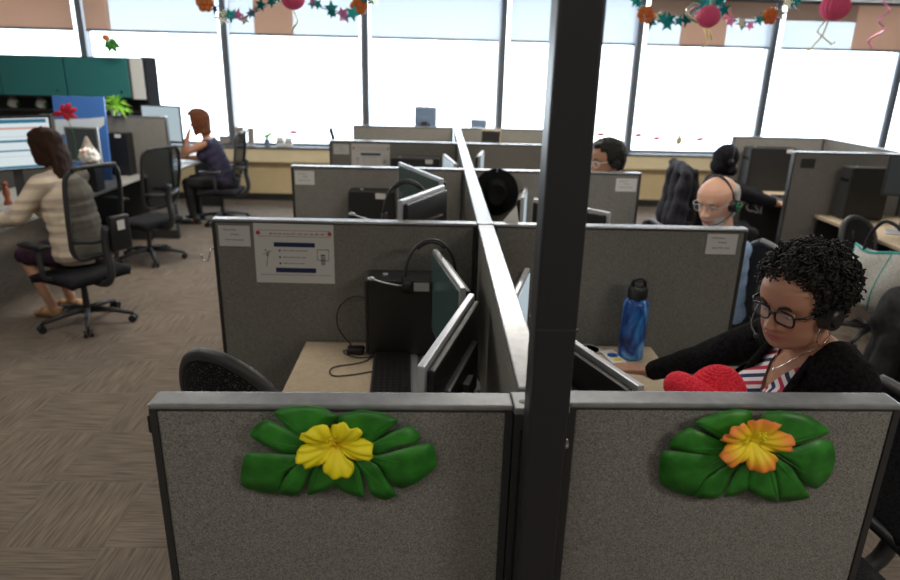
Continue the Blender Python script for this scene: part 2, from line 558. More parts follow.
# power pole
p = thing('power_pole', 'tall black square pole rising beside the front partitions', 'pole', (0.2205, 1.095, 0))
MB().bx(-0.0455, 0.0285, -0.035, 0.035, 0.0, CEIL_Z, bev=0.006).build('shaft', 'pole_paint', p)
MB().bx(-0.0465, 0.0295, -0.036, 0.036, 1.508, 1.512).build('joint_line', 'panel_trim', p)
MB().bx(-0.067, 0.05, -0.055, 0.055, 0.0, 0.02, bev=0.004).build('foot_plate', 'panel_trim', p)
MB().cyl((0.0285, -0.01, 1.268), (0.036, -0.01, 1.268), 0.009).build('screw', 'chrome', p)
# left end details of the second row: coat hook
hk = MB().tube(catmull([(-0.0, -0.02, 0), (-0.012, -0.03, -0.002), (-0.016, -0.04, -0.035), (-0.03, -0.042, -0.05), (-0.045, -0.042, -0.04), (-0.05, -0.042, -0.02)], 4, False), 0.0035, 6)
tag(hk.build('coat_hook', 'chrome', smooth=True, loc=(XL - 0.002, row(1), 1.165)), 'small silver hook on the end of the partition with the large notice', 'hook')
tag(MB().bx(-0.012, 0, -0.012, 0.012, -0.02, 0.02, bev=0.003).build('edge_clip', 'black_plastic', loc=(-0.5615, 1.187, 1.245)), 'small black clip on the outer edge of the left front partition', 'clip')

# ------------------------------------------------------------------ desks
def desk(label, x0, x1, y0, y1, group, mname='worktop', z=0.74):
    t = thing('desk', label, 'desk', ((x0 + x1) / 2, (y0 + y1) / 2, 0), 0, group)
    a, b = (x1 - x0) / 2, (y1 - y0) / 2
    MB().bx(-a, a, -b, b, z - 0.03, z, bev=0.006).build('worktop', mname, t)
    MB().bx(-a + 0.02, a - 0.02, -b + 0.015, -b + 0.04, 0.0, z - 0.031).build('support_panel', 'panel_trim', t)
    MB().bx(-a + 0.02, a - 0.02, b - 0.04, b - 0.015, 0.0, z - 0.031).build('support_panel', 'panel_trim', t)
    return t
dl = ['tan desk with the keyboard in the nearest left cubicle', 'tan desk in the second left cubicle', 'tan desk in the third left cubicle', 'tan desk in the far left cubicle']
dr = ['tan desk under the blue water bottle', 'tan desk in the cubicle of the bald man', 'tan desk in the cubicle of the man in clear glasses', 'tan desk in the far right cubicle of the spine']
for k in range(4):
    desk(dl[k], -0.585, S0 - 0.002, row(k) + 0.035, row(k + 1) - 0.035, 'desks of the middle cubicles')
    desk(dr[k], S1 + 0.003, 1.0, row(k) + 0.045, row(k + 1) - 0.035, 'desks of the middle cubicles')

# ------------------------------------------------------------------ monitors
def monitor(label, a, b, ztop, h, toward, screen='screen_dim', group='computer monitors', frame='silver', zbase=0.74, tilt=0.0, shell='black_plastic'):
    """a, b: plan ends of the top edge; toward: plan point the screen faces"""
    a, b = Vector((*a, 0)), Vector((*b, 0))
    c = (a + b) / 2
    d = (b - a).normalized()
    n = Vector((-d.y, d.x, 0))
    if n.dot(Vector((*toward, 0)) - c) < 0:
        n = -n
    L = (b - a).length
    t = thing('monitor', label, 'monitor', (c.x, c.y, zbase), math.atan2(n.y, n.x) - PI / 2, group)
    zt = ztop - zbase
    T = Matrix.Translation((0, 0, zt - h / 2)) @ Matrix.Rotation(tilt, 4, 'X')
    MB().box((0, -0.012, 0), (L, 0.022, h), T, bev=0.005).build('frame', frame, t)
    s = MB().box((0, 0.0005, 0), (L - 0.035, 0.004, h - 0.035), T).build('screen', screen, t)
    bk = MB()
    bk.box((0, -0.034, 0), (L * 0.94, 0.022, h * 0.9), T, bev=0.008)
    bk.box((0, -0.05, -h * 0.1), (L * 0.62, 0.03, h * 0.5), T, bev=0.01)
    bo = bk.build('back_shell', shell, t)
    v = MB()
    for i in range(7):
        v.box((0, -0.066, -h * 0.28 + i * 0.011), (L * 0.5, 0.004, 0.005), T)
    v.build('vent', 'dark_plastic', bo)
    st = MB()
    st.bx(-0.035, 0.035, -0.085, -0.06, 0.01, zt - h / 2, bev=0.004)
    st.build('stand', 'dark_plastic', t)
    MB().bx(-0.12, 0.12, -0.14, 0.06, 0, 0.014, bev=0.005).build('foot', 'silver', t)
    return t
monitor('monitor with green-grey screen under the headset in the nearest left cubicle', (-0.016, 2.655), (0.085, 2.149), 1.22, 0.36, (-1, 2.3), 'screen_green')
monitor('monitor seen from behind with silver top edge, nearest left cubicle', (0.112, 2.10), (-0.045, 1.52), 1.22, 0.34, (-1, 2.0), 'screen_dim')
monitor('black-backed monitor beside the woman with the red crochet piece', (0.376, 2.035), (0.564, 1.571), 1.15, 0.33, (1.6, 2.2), 'screen_grey')
monitor('monitor mostly hidden behind the black pole, near the coaster', (0.300, 2.27), (0.398, 2.64), 1.15, 0.33, (1.6, 2.2), 'screen_grey')
monitor('monitor standing above the partition top in the second left cubicle', (-0.243, 4.09), (0.015, 3.48), 1.38, 0.36, (-1.5, 3.2), 'screen_green')
monitor('monitor seen from behind in the second left cubicle', (0.020, 3.36), (-0.178, 2.93), 1.37, 0.36, (-1.5, 3.6), 'screen_dim')
monitor('monitor with bright top edge in the cubicle of the bald man', (0.60, 3.96), (0.974, 3.585), 1.20, 0.34, (1.6, 4.4), 'screen_grey')
monitor('monitor seen edge-on just left of the black pole', (0.535, 3.97), (0.60, 4.34), 1.20, 0.34, (1.5, 4.0), 'screen_grey')
monitor('small-looking monitor in the third left cubicle beside the spine', (0.045, 5.59), (0.125, 5.05), 1.25, 0.36, (-1, 5.2), 'screen_grey')
monitor('tan-topped dark monitor in the far right cubicle of the spine', (0.49, 7.5), (0.70, 7.46), 1.30, 0.34, (0.7, 8.0), 'screen_dim', frame='worktop')
# desk and monitor against the windows
desk('grey desk by the windows behind the middle cubicles', -0.9, 0.9, 7.80, 8.55, 'desks by the window', 'grey_worktop')
monitor('blue-grey monitor rising against the bright window behind the middle cubicles', (-0.28, 8.2), (-0.015, 8.14), 1.49, 0.34, (0.2, 9.5), 'screen_dim', shell='blue_grey')

monitor('pale monitor edge right of the spine, before the man in clear glasses', (0.355, 5.45), (0.405, 5.80), 1.262, 0.30, (1.5, 5.4), 'screen_grey')
monitor('low blue-grey monitor on the window desk, just right of the spine', (0.40, 8.20), (0.59, 8.14), 1.355, 0.28, (0.6, 9.5), 'screen_dim', shell='blue_grey')

# ------------------------------------------------------------------ computers
def computer(label, x0, x1, y0, y1, z0, z1, sticker=True, rz=0.0):
    t = thing('desktop_computer', label, 'computer', ((x0 + x1) / 2, (y0 + y1) / 2, z0), rz, 'desktop computers')
    a, b, h = (x1 - x0) / 2, (y1 - y0) / 2, z1 - z0
    MB().bx(-a, a, -b, b, 0.008, h, bev=0.006).build('case', 'black_plastic', t)
    MB().bx(-a - 0.012, -a - 0.001, -b + 0.004, b - 0.004, 0.012, h - 0.004, bev=0.003).build('front_bezel', 'dark_plastic', t)
    MB().bx(-a - 0.014, -a - 0.012, -b + 0.02, b - 0.02, h * 0.72, h * 0.78).build('disc_drive', 'black_gloss', t)
    MB().cyl((-a + 0.07, 0.0, h), (-a + 0.07, 0.0, h + 0.006), 0.012).build('power_button', 'silver', t)
    for sx in (-a + 0.03, a - 0.03):
        MB().bx(sx - 0.012, sx + 0.012, -b + 0.01, b - 0.01, 0, 0.008).build('foot', 'dark_plastic', t)
    if sticker:
        MB().bx(a - 0.125, a - 0.06, -b - 0.0015, -b - 0.0002, h - 0.045, h - 0.008).build('sticker', 'white_paper', t)
    return t
computer('black computer with white sticker in the nearest left cubicle', -0.285, 0.035, 2.62, 2.775, 0.74, 1.09)
computer('black computer in the second left cubicle', -0.56, -0.27, 4.21, 4.36, 0.74, 1.17)
computer('black computer in the third left cubicle', -0.40, 0.02, 5.80, 5.95, 0.74, 1.18)

# ------------------------------------------------------------------ keyboard, mouse, cables
kb = thing('keyboard', 'black keyboard on the nearest left desk', 'keyboard', (-0.175, 2.40, 0.74), math.radians(93))
MB().bx(-0.22, 0.22, -0.08, 0.075, 0.004, 0.022, bev=0.004).build('base', 'dark_plastic', kb)
kk = MB()
for r in range(6):
    for c in range(19):
        if r == 0 and 4 <= c <= 9: continue
        kk.box((-0.203 + c * 0.0225, -0.062 + r * 0.0235, 0.026), (0.0175, 0.018, 0.008))
kk.box((-0.203 + 6.5 * 0.0225, -0.062, 0.026), (0.13, 0.018, 0.008))
tag(kk.build('keys', 'black_plastic', kb), kind='stuff')
MB().bx(-0.22, 0.22, -0.115, -0.081, 0.003, 0.014, bev=0.004).build('palm_rest', 'silver', kb)
def cable(label, pts, r=0.0028):
    return tag(MB().tube(catmull(pts, 6, False), r, 6).build('cable', 'black_plastic', smooth=True), label, 'cable', 'black cables')
cable('black cable looping across the empty tan desk', [(-0.21, 2.63, 0.745), (-0.33, 2.60, 0.745), (-0.40, 2.66, 0.745), (-0.33, 2.70, 0.745), (-0.24, 2.69, 0.744), (-0.30, 2.56, 0.744), (-0.42, 2.50, 0.744), (-0.40, 2.42, 0.744), (-0.25, 2.47, 0.744), (-0.15, 2.55, 0.745)])
cable('black cable arching up the fabric beside the black computer', [(-0.30, 2.70, 0.98), (-0.36, 2.72, 0.98), (-0.425, 2.735, 0.92), (-0.43, 2.73, 0.83), (-0.37, 2.70, 0.76), (-0.33, 2.66, 0.746)])
tag(MB().box((0, 0, 0.016), (0.075, 0.05, 0.03), bev=0.01).build('control_box', 'black_plastic', loc=(-0.345, 2.655, 0.74), smooth=True), 'small black cable control box on the empty tan desk', 'control box')

# ------------------------------------------------------------------ office chairs
def build_chair(label, loc, rz, arms=True, tall=1.12, mesh='chair_mesh', width=0.47, group='office chairs', pads=False, recline=0.0, round_top=False):
    t = thing('office_chair', label, 'chair', loc, rz, group)
    MB().cyl((0, 0, 0.085), (0, 0, 0.12), 0.045, 0.04).build('hub', 'dark_plastic', t)
    MB().cyl((0, 0, 0.10), (0, 0, 0.36), 0.026, 0.02).build('gas_column', 'dark_plastic', t)
    for i in range(5):
        a = 2 * PI * i / 5 + 0.3
        d = Vector((math.cos(a), math.sin(a), 0))
        lg = MB().tube([d * 0.03 + Vector((0, 0, 0.11)), d * 0.17 + Vector((0, 0, 0.10)), d * 0.315 + Vector((0, 0, 0.07))], [0.026, 0.022, 0.016], 8).build('base_leg', 'dark_plastic', t, True)
        e = d * 0.325
        s = Vector((-d.y, d.x, 0))
        cm = MB()
        cm.cyl(e + s * 0.012 + Vector((0, 0, 0.028)), e + s * 0.032 + Vector((0, 0, 0.028)), 0.028)
        cm.cyl(e - s * 0.032 + Vector((0, 0, 0.028)), e - s * 0.012 + Vector((0, 0, 0.028)), 0.028)
        cm.cyl(e + Vector((0, 0, 0.02)), e + Vector((0, 0, 0.075)), 0.009)
        cm.build('caster', 'black_plastic', lg)
    MB().box((0, 0, 0.365), (0.20, 0.24, 0.05), bev=0.012).build('tilt_mechanism', 'dark_plastic', t)
    st = MB()
    rows_ = []
    for i in range(9):
        v = -1 + i / 4
        r_ = []
        for k in range(13):
            u = -1 + k / 6
            e = (abs(u) ** 5 + abs(v) ** 5)
            r_.append((u * 0.25, v * 0.24, 0.440 + 0.012 * u * u - 0.03 * max(0, v - 0.4) - 0.03 * e / 2))
        rows_.append(r_)
    so = st.grid(rows_).build('seat', 'black_cloth', t, True)
    thicken(so, 0.06, -1)
    # backrest: frame loop and mesh skin
    z0 = 0.57
    def prof(zz):
        if round_top:
            return 0.80 + 0.20 * math.sin(PI * min(1, zz * 1.1)) if zz < .45 else 1.0 * math.sqrt(max(0.0, 1 - ((zz - .45) / .55) ** 2.4))
        w = 0.84 + 0.16 * math.sin(PI * min(1, zz * .8))
        if zz < .12: w *= .62 + .38 * math.sqrt(1 - ((.12 - zz) / .12) ** 2)
        if zz > .86: w *= .60 + .40 * math.sqrt(max(0, 1 - ((zz - .86) / .14) ** 2))
        return w
    def bp_(u, z):
        zz = (z - z0) / (tall - z0)
        return Vector((u * width / 2 * prof(max(0, min(1, zz))), -0.25 - 0.10 * zz - 0.025 * math.sin(PI * min(1, max(0, zz))) + 0.06 * (u * prof(max(0, min(1, zz)))) ** 2 - recline * zz, z))
    zs = [z0 + (tall - z0) * q for q in (0.0, .03, .12, .3, .5, .7, .85, .93, .98, .997)]
    loop = [bp_(1, z) for z in zs] + [bp_(-1, z) for z in reversed(zs)]
    MB().tube(catmull(loop, 3), 0.017 if not pads else .022, 8, closed=True).build('back_frame', 'dark_plastic', t, True)
    rows_ = [[bp_(-.97 + .194 * k, z0 + (tall - z0) * (.005 + .990 * i / 16)) for k in range(11)] for i in range(17)]
    mo = MB().grid(rows_).build('back_mesh', mesh, t, True)
    thicken(mo, 0.012 if not pads else 0.034)
    MB().tube(catmull([(0, -0.08, 0.36), (0, -0.27, 0.36), (0, -0.345, 0.46), (0, -0.325, 0.64), (0, -0.345, 0.80)], 4, False), [0.028] * 17, 8).build('back_spine', 'dark_plastic', t, True)
    MB().tube([bp_(-0.95, 0.72), bp_(-0.4, 0.70) + Vector((0, -0.03, 0)), bp_(0.4, 0.70) + Vector((0, -0.03, 0)), bp_(0.95, 0.72)], 0.02, 8).build('lumbar_bar', 'dark_plastic', t, True)
    if arms:
        for s in (-1, 1):
            a = MB().tube(catmull([(s * 0.20, -0.02, 0.42), (s * 0.29, -0.02, 0.44), (s * 0.305, -0.02, 0.54), (s * 0.30, 0.0, 0.66)], 4, False), 0.018, 8).build('arm_post', 'dark_plastic', t, True)
            MB().box((s * 0.30, 0.03, 0.675), (0.085, 0.26, 0.03), bev=0.012).build('armrest', 'black_plastic', t, True)
    return t
M_ = noise_color(mat('black_cloth', (0.012, 0.012, 0.014), 0.95, spec=0.15), (0.008, 0.008, 0.010), (0.03, 0.03, 0.034), 160, 3, 0.3)
M_ = noise_color(mat('speckled_cloth', (0.012, 0.012, 0.014), 0.9, spec=0.2), (0.006, 0.006, 0.008), (0.14, 0.13, 0.12), 190, 2, 0.3, lo=0.55, hi=0.75)
build_chair('black mesh office chair with white tag, under the woman in the cream cardigan', (-2.68, 4.80, 0), math.radians(63), tall=1.23, width=0.43)
build_chair('empty black mesh office chair in front of the grey partition at left', (-2.92, 6.55, 0), math.radians(66), tall=1.15)
build_chair('black office chair under the sleeveless woman by the windows', (-2.72, 8.30, 0), math.radians(92), tall=1.13)
build_chair('black speckled chair tucked at the empty tan desk', (-0.505, 2.15, 0), math.radians(-28), tall=1.09, round_top=True, mesh='speckled_cloth', width=0.45, pads=True, arms=False)
build_chair('black chair under the woman with the red crochet piece', (1.20, 1.76, 0), math.radians(96), tall=0.98, mesh='black_cloth', pads=True, arms=False)
build_chair('black chair under the bald man', (1.62, 3.60, 0), math.radians(90), tall=1.0, mesh='black_cloth', pads=True, arms=False)
build_chair('black chair under the man in clear glasses', (1.36, 4.85, 0), math.radians(90), tall=0.84, mesh='black_cloth', pads=True, arms=False)
build_chair('black chair under the hooded person, dark jacket draped over its back', (2.70, 6.30, 0), math.radians(-96), tall=1.10, mesh='black_cloth', pads=True, arms=False)
build_chair('empty black chair at the tan desk on the far right', (3.38, 4.68, 0), math.radians(-160), tall=0.90, round_top=True, mesh='black_cloth', pads=True, arms=False, width=0.36)
build_chair('black chair at the right edge hung with a tote bag and a dark coat', (2.88, 3.40, 0), math.radians(-82), tall=0.98, mesh='black_cloth', pads=True, arms=True)

# ------------------------------------------------------------------ left island
desk('grey desk along the left where the woman in cream works', -4.1, -3.20, 4.1, 7.36, 'desks of the left row', 'grey_worktop')
desk('grey desk by the windows where the sleeveless woman leans', -3.395, -3.02, 7.50, 9.3, 'desks of the left row', 'grey_worktop')
panel('grey partition with the bright green plant on top, left side', (-4.3, 7.42), (-2.95, 7.42), 1.36, group='partitions of the left row')
panel('tall dark partition carrying the teal cabinets', (-6.2, 8.05 + 0.36), (-3.45, 8.05 + 0.36), 1.96, group='partitions of the left row')
oc = thing('overhead_cabinet', 'teal overhead cabinet with two doors at upper left', 'cabinet', (-3.56, 8.0, 1.50))
MB().bx(-2.2, 0.0, 0.02, 0.37, 0.0, 0.46, bev=0.005).build('cabinet_body', 'panel_trim', oc)
for a, b in ((-0.72, -0.006), (-1.46, -0.735), (-2.2, -1.475)):
    d_ = MB().bx(a, b, 0.0, 0.019, 0.02, 0.45, bev=0.004).build('door', 'teal_metal', oc)
    MB().cyl((b - 0.1, -0.008, 0.08), (b - 0.1, 0.0, 0.08), 0.012).build('lock', 'black_plastic', d_)
MB().bx(0.001, 0.14, 0.06, 0.075, 0.0, 0.45).build('white_side_flap', 'white_plastic', oc)
mat('dark_board', (0.02, 0.02, 0.024), 0.95, spec=0.05)
pp = thing('end_post_panel', 'dark upright end panel right of the teal cabinets', 'panel', (-3.42, 8.22, 0))
MB().bx(-0.02, 0.02, -0.13, 0.2, 0, 1.97).build('board', 'dark_board', pp)
shf = thing('shelf', 'dark shelf under the teal cabinets', 'shelf', (-4.7, 8.1, 1.36))
MB().bx(-1.1, 1.2, 0.0, 0.26, -0.02, 0.0).build('shelf_board', 'panel_trim', shf)
MB().bx(-1.1, 1.2, 0.262, 0.28, -0.25, 0.14).build('shelf_back', 'panel_trim', shf)
monitor('large monitor with a white table on screen in front of the woman in cream', (-3.62, 5.25), (-3.185, 5.62), 1.49, 0.43, (-2.6, 4.4), 'screen_white', frame='black_plastic')
m2 = monitor('dark-screened monitor between the white gnome and the blue board', (-3.62, 6.58), (-3.27, 6.52), 1.315, 0.34, (-3.0, 5.5), 'screen_dim')
monitor('pale-screened monitor facing the sleeveless woman', (-3.50, 8.06), (-2.98, 7.90), 1.445, 0.42, (-3.0, 7.0), 'screen_grey', frame='dark_plastic')
computer('black computer below the green plant at left', -3.62, -3.32, 7.22, 7.37, 0.74, 1.19)
# rows on the white screen
# ------------------------------------------------------------------ people
def smoothstep(a, b, x):
    t = max(0.0, min(1.0, (x - a) / (b - a)))
    return t * t * (3 - 2 * t)
def interp(tab, z):
    if z <= tab[0][0]: return tab[0][1]
    for (a, u), (b, v) in zip(tab, tab[1:]):
        if z <= b:
            t = (z - a) / (b - a)
            return u + (v - u) * t
    return tab[-1][1]
F_T = [(-.120, .030), (-.117, .058), (-.108, .074), (-.095, .081), (-.082, .079), (-.065, .084), (-.045, .085), (-.025, .084), (0, .082), (.02, .089), (.035, .091), (.06, .087), (.08, .076), (.098, .055), (.110, .030), (.115, .004)]
B_T = [(-.120, .02), (-.09, .045), (-.06, .072), (-.03, .09), (0, .1), (.03, .104), (.06, .097), (.085, .078), (.1, .054), (.11, .03), (.115, .004)]
W_T = [(-.120, .018), (-.115, .032), (-.105, .043), (-.09, .053), (-.06, .064), (-.03, .071), (0, .075), (.03, .077), (.055, .074), (.08, .060), (.098, .042), (.110, .022), (.115, .003)]
def gauss(x, s): return math.exp(-(x / s) ** 2)
def head_point(a, z, wide=1.0, jaw=1.0):
    w = interp(W_T, z) * wide
    if z < -.03: w *= 1 + (jaw - 1) * smoothstep(-.03, -.09, z)
    f = interp(F_T, z); b = interp(B_T, z)
    sx, cy = math.sin(a), math.cos(a)
    e = 0.86
    x = w * math.copysign(abs(sx) ** e, sx)
    y = (f if cy > 0 else b) * math.copysign(abs(cy) ** e, cy)
    if cy > 0:
        ax = abs(x)
        front = smoothstep(0.0, 0.5, cy)
        d = 0.0
        # nose
        if z < .016:
            nz = smoothstep(.016, -.036, z) * smoothstep(-.052, -.040, z)
            d += (0.004 + 0.025 * nz) * gauss(x, .0095 + .008 * smoothstep(-.02, -.042, z)) * smoothstep(-.053, -.044, z)
            d += 0.008 * gauss(ax - .014, .008) * gauss(z + .042, .009)
        d -= 0.011 * gauss(ax - .032, .017) * gauss(z - .0, .015)      # eye sockets
        d += 0.005 * gauss(ax - .03, .022) * gauss(z - .022, .009)      # brow ridge
        d += 0.005 * gauss(ax - .042, .02) * gauss(z + .035, .02)       # cheeks
        lip = gauss(x, .024)
        d += 0.009 * lip * gauss(z + .0650, .0060) + 0.010 * lip * gauss(z + .0785, .0065) - 0.004 * gauss(x, .027) * gauss(z + .0715, .0022)
        d += 0.006 * gauss(x, .022) * gauss(z + .104, .012)             # chin
        y += d * front
    return Vector((x, y, z))
def head_mesh(mb, H, scale=1.0, wide=1.0, jaw=1.0, ears=True):
    rows_ = []
    zs = [-.1195 + .2345 * (i / 64) for i in range(65)]
    n = 72
    vs, fs = [], []
    for z in zs:
        for k in range(n):
            q = k / n
            a = 2 * PI * q
            a = a - 0.35 * math.sin(a)        # denser at the front
            vs.append(H @ (head_point(a, z, wide, jaw) * scale))
    for i in range(len(zs) - 1):
        for k in range(n):
            l = (k + 1) % n
            fs.append((i * n + k, i * n + l, (i + 1) * n + l, (i + 1) * n + k))
    fs.append(tuple(range(n))[::-1]); fs.append(tuple((len(zs) - 1) * n + k for k in range(n)))
    mb.add(vs, fs)
    if ears:
        for s in (-1, 1):
            E = H @ Matrix.Scale(scale, 4) @ Matrix.Translation((s * .077 * wide, -.008, -.012)) @ Matrix.Rotation(s * .35, 4, 'Z')
            mb.ell((0, 0, 0), (.009, .019, .031), E)
            mb.ell((0, .003, -.022), (.008, .011, .014), E)
TMP = bpy.data.scenes.new('workbench')      # scratch scene where volumes are fused; removed at the end
def solidmesh(mb, name, voxel, smooth_it, material, parent=None, cut=None, tintf=None, noise_amp=0.0, noise_scale=8.0):
    """fuse overlapping volumes into one continuous surface"""
    o = mb.build(name + '_raw', material)
    r = o.modifiers.new('r', 'REMESH'); r.mode = 'VOXEL'; r.voxel_size = voxel; r.adaptivity = 0
    if smooth_it:
        sm = o.modifiers.new('s', 'SMOOTH'); sm.factor = 0.5; sm.iterations = smooth_it
    COL.objects.unlink(o)
    TMP.collection.objects.link(o)
    TMP.view_layers[0].update()
    dg = TMP.view_layers[0].depsgraph
    me = bpy.data.meshes.new_from_object(o.evaluated_get(dg), preserve_all_data_layers=False, depsgraph=dg)
    bpy.data.objects.remove(o)
    if noise_amp:
        nn = [v.normal.copy() for v in me.vertices]
        cc = [v.co.copy() for v in me.vertices]
        flat = []
        for q, n_ in zip(cc, nn):
            flat.extend(q + n_ * (noise_amp * noise.noise(q * noise_scale)))
        me.vertices.foreach_set('co', flat)
        me.update()
    if cut is not None:
        co = [v.co.copy() for v in me.vertices]
        faces = []
        for p in me.polygons:
            vi = list(p.vertices)
            c = (co[vi[0]] + co[vi[len(vi) // 2]]) * 0.5
            if not cut(c): faces.append(vi)
        cnt = {}
        for f in faces:
            for x, y in zip(f, f[1:] + f[:1]):
                k_ = (x, y) if x < y else (y, x)
                cnt[k_] = cnt.get(k_, 0) + 1
        nb_ = {}
        for (x, y), c in cnt.items():
            if c == 1: nb_.setdefault(x, []).append(y); nb_.setdefault(y, []).append(x)
        for _ in range(5):
            new = {v: co[v] * .4 + sum((co[w] for w in ws), Vector()) * (.6 / len(ws)) for v, ws in nb_.items()}
            for v, q in new.items(): co[v] = q
        used = sorted({i for f in faces for i in f})
        mp_ = {v: i for i, v in enumerate(used)}
        me2 = bpy.data.meshes.new(name)
        me2.from_pydata([co[v] for v in used], [], [[mp_[i] for i in f] for f in faces])
        me2.materials.append(M[material])
        bpy.data.meshes.remove(me)
        me = me2
    me.polygons.foreach_set('use_smooth', [True] * len(me.polygons))
    if tintf is not None:
        ca = me.color_attributes.new('tint', 'FLOAT_COLOR', 'POINT')
        for i, v in enumerate(me.vertices):
            c = tintf(v.co)
            ca.data[i].color = (*c, 1)
    if not me.materials:
        me.materials.append(M[material])
    me.name = name
    ob = bpy.data.objects.new(name, me)
    COL.objects.link(ob)
    if parent is not None: ob.parent = parent
    return ob
def ik(S, T, l1, l2, pole):
    S, T, pole = Vector(S), Vector(T), Vector(pole)
    d = T - S
    L = min(d.length, (l1 + l2) * 0.999)
    d.normalize()
    a = (l1 * l1 - l2 * l2 + L * L) / (2 * L)
    h = math.sqrt(max(0, l1 * l1 - a * a))
    p = pole - d * pole.dot(d)
    p.normalize()
    return S + d * a + p * h, S + d * L
def hand(mb, wrist, direc, palm, side, curl=0.35, spread=1.0, k=1.0):
    """five separate fingers; direc: fingers, palm: palm normal, side=+1 right hand"""
    d = Vector(direc).normalized()
    n = Vector(palm); n = (n - d * n.dot(d)).normalized()
    x = d.cross(n) * side * -1      # towards the thumb
    w = Vector(wrist)
    mb.cone(w - d * .01, w + d * .03, .021 * k, .019 * k)
    lens = [(.040, .025, .020), (.045, .029, .021), (.041, .027, .020), (.032, .020, .018)]
    for i, ls in enumerate(lens):
        off = (0.027 - 0.018 * i) * k
        base = w + d * .02 + x * off * .6
        kn = w + d * (.088 - .004 * abs(i - 1)) * k + x * off
        mb.cone(base, kn, .0125 * k, .0105 * k, 10)
        p = kn
        ang = 0.0
        sp = (1.5 - i) * 0.07 * spread
        for s, l in enumerate(ls):
            ang += curl * (0.8 if s == 0 else 1.0)
            dd = d * math.cos(ang) + n * math.sin(ang) + x * sp
            q = p + dd.normalized() * l * k
            mb.cone(p, q, (.0090 - .0009 * s) * k, (.0083 - .0011 * s) * k, 10)
            p = q
    b = w + d * .022 + x * .018 * k
    t1 = b + (d * .55 + x * .75 + n * .25).normalized() * .042 * k
    t2 = t1 + (d * .85 + x * .35 + n * .35).normalized() * .032 * k
    t3 = t2 + (d * .95 + x * .05 + n * .35).normalized() * .026 * k
    mb.cone(b, t1, .014 * k, .011 * k, 10); mb.cone(t1, t2, .0105 * k, .0095 * k, 10); mb.cone(t2, t3, .0095 * k, .0075 * k, 10)

skin_m = attr_color(mat('skin', (0.5, 0.3, 0.2), 0.5, spec=0.4))
skin_m.node_tree.nodes['Principled BSDF'].inputs['Subsurface Weight'].default_value = 0.08
skin_m.node_tree.nodes['Principled BSDF'].inputs['Subsurface Radius'].default_value = (0.01, 0.004, 0.002)
mat('eye_white', (0.75, 0.72, 0.68), 0.2)
mat('iris', (0.03, 0.015, 0.01), 0.15)
mat('hair_black', (0.012, 0.010, 0.009), 0.62, spec=0.3)
mat('hair_brown', (0.030, 0.014, 0.009), 0.75, spec=0.15)
mat('hair_auburn', (0.13, 0.045, 0.022), 0.75, spec=0.15)
mat('hair_grey', (0.45, 0.44, 0.43), 0.7)
mat('brow_dark', (0.012, 0.009, 0.008), 0.8)
mat('brow_grey', (0.35, 0.32, 0.3), 0.8)
noise_color(mat('cardigan_black', (0.01, 0.01, 0.01), 0.95, spec=0.1), (0.004, 0.004, 0.005), (0.014, 0.013, 0.014), 90, 3, 0.4)
noise_color(mat('hoodie_black', (0.012, 0.012, 0.015), 0.95, spec=0.1), (0.008, 0.008, 0.011), (0.02, 0.02, 0.025), 60, 3, 0.3)
noise_color(mat('shirt_blue', (0.25, 0.38, 0.6), 0.85), (0.24, 0.36, 0.58), (0.30, 0.43, 0.65), 60)
noise_color(mat('shirt_grey', (0.2, 0.2, 0.22), 0.85), (0.16, 0.16, 0.18), (0.22, 0.22, 0.24), 60)
noise_color(mat('top_navy', (0.025, 0.022, 0.05), 0.85), (0.018, 0.016, 0.04), (0.04, 0.03, 0.07), 60)
noise_color(mat('trousers_dark', (0.012, 0.012, 0.014), 0.9), (0.008, 0.008, 0.01), (0.02, 0.02, 0.022), 80)
noise_color(mat('skirt_dark', (0.02, 0.012, 0.018), 0.9), (0.014, 0.01, 0.014), (0.05, 0.01, 0.04), 20)
mat('shoe_dark', (0.015, 0.014, 0.014), 0.5)
mat('shoe_tan', (0.42, 0.24, 0.11), 0.6)
def stripes(name, cols, scale, skew, soft=None):
    """horizontal stripes round the body, in the wearer's coordinates"""
    m = mat(name, cols[0], 0.85)
    nt, b = nodes(m)
    tc = N(nt, 'ShaderNodeTexCoord')
    sp = N(nt, 'ShaderNodeSeparateXYZ')
    nt.links.new(tc.outputs['Object'], sp.inputs[0])
    ab = N(nt, 'ShaderNodeMath', operation='ABSOLUTE')
    nt.links.new(sp.outputs[0], ab.inputs[0])
    m1 = N(nt, 'ShaderNodeMath', operation='MULTIPLY_ADD')
    nt.links.new(ab.outputs[0], m1.inputs[0]); m1.inputs[1].default_value = skew
    nt.links.new(sp.outputs[2], m1.inputs[2])
    m2 = N(nt, 'ShaderNodeMath', operation='MULTIPLY'); m2.inputs[1].default_value = scale
    nt.links.new(m1.outputs[0], m2.inputs[0])
    fr = N(nt, 'ShaderNodeMath', operation='FRACT')
    nt.links.new(m2.outputs[0], fr.inputs[0])
    cr = N(nt, 'ShaderNodeValToRGB')
    cr.color_ramp.interpolation = 'CONSTANT' if soft is None else 'EASE'
    els = cr.color_ramp.elements
    while len(els) < len(cols): els.new(0.5)
    for i, c in enumerate(cols):
        els[i].position = i / len(cols); els[i].color = (*c, 1)
    nt.links.new(fr.outputs[0], cr.inputs[0])
    nt.links.new(cr.outputs[0], b.inputs['Base Color'])
WH, RD, NV = (0.72, 0.68, 0.70), (0.45, 0.03, 0.08), (0.02, 0.025, 0.10)
stripes('stripe_knit', [WH, RD, WH, NV], 19, 0.55)
CR1, CR2 = (0.78, 0.66, 0.52), (0.50, 0.41, 0.33)
stripes('cream_knit', [CR1, CR1, CR2, CR1, CR1, CR1, CR2], 5.5, 0.0, soft=1)

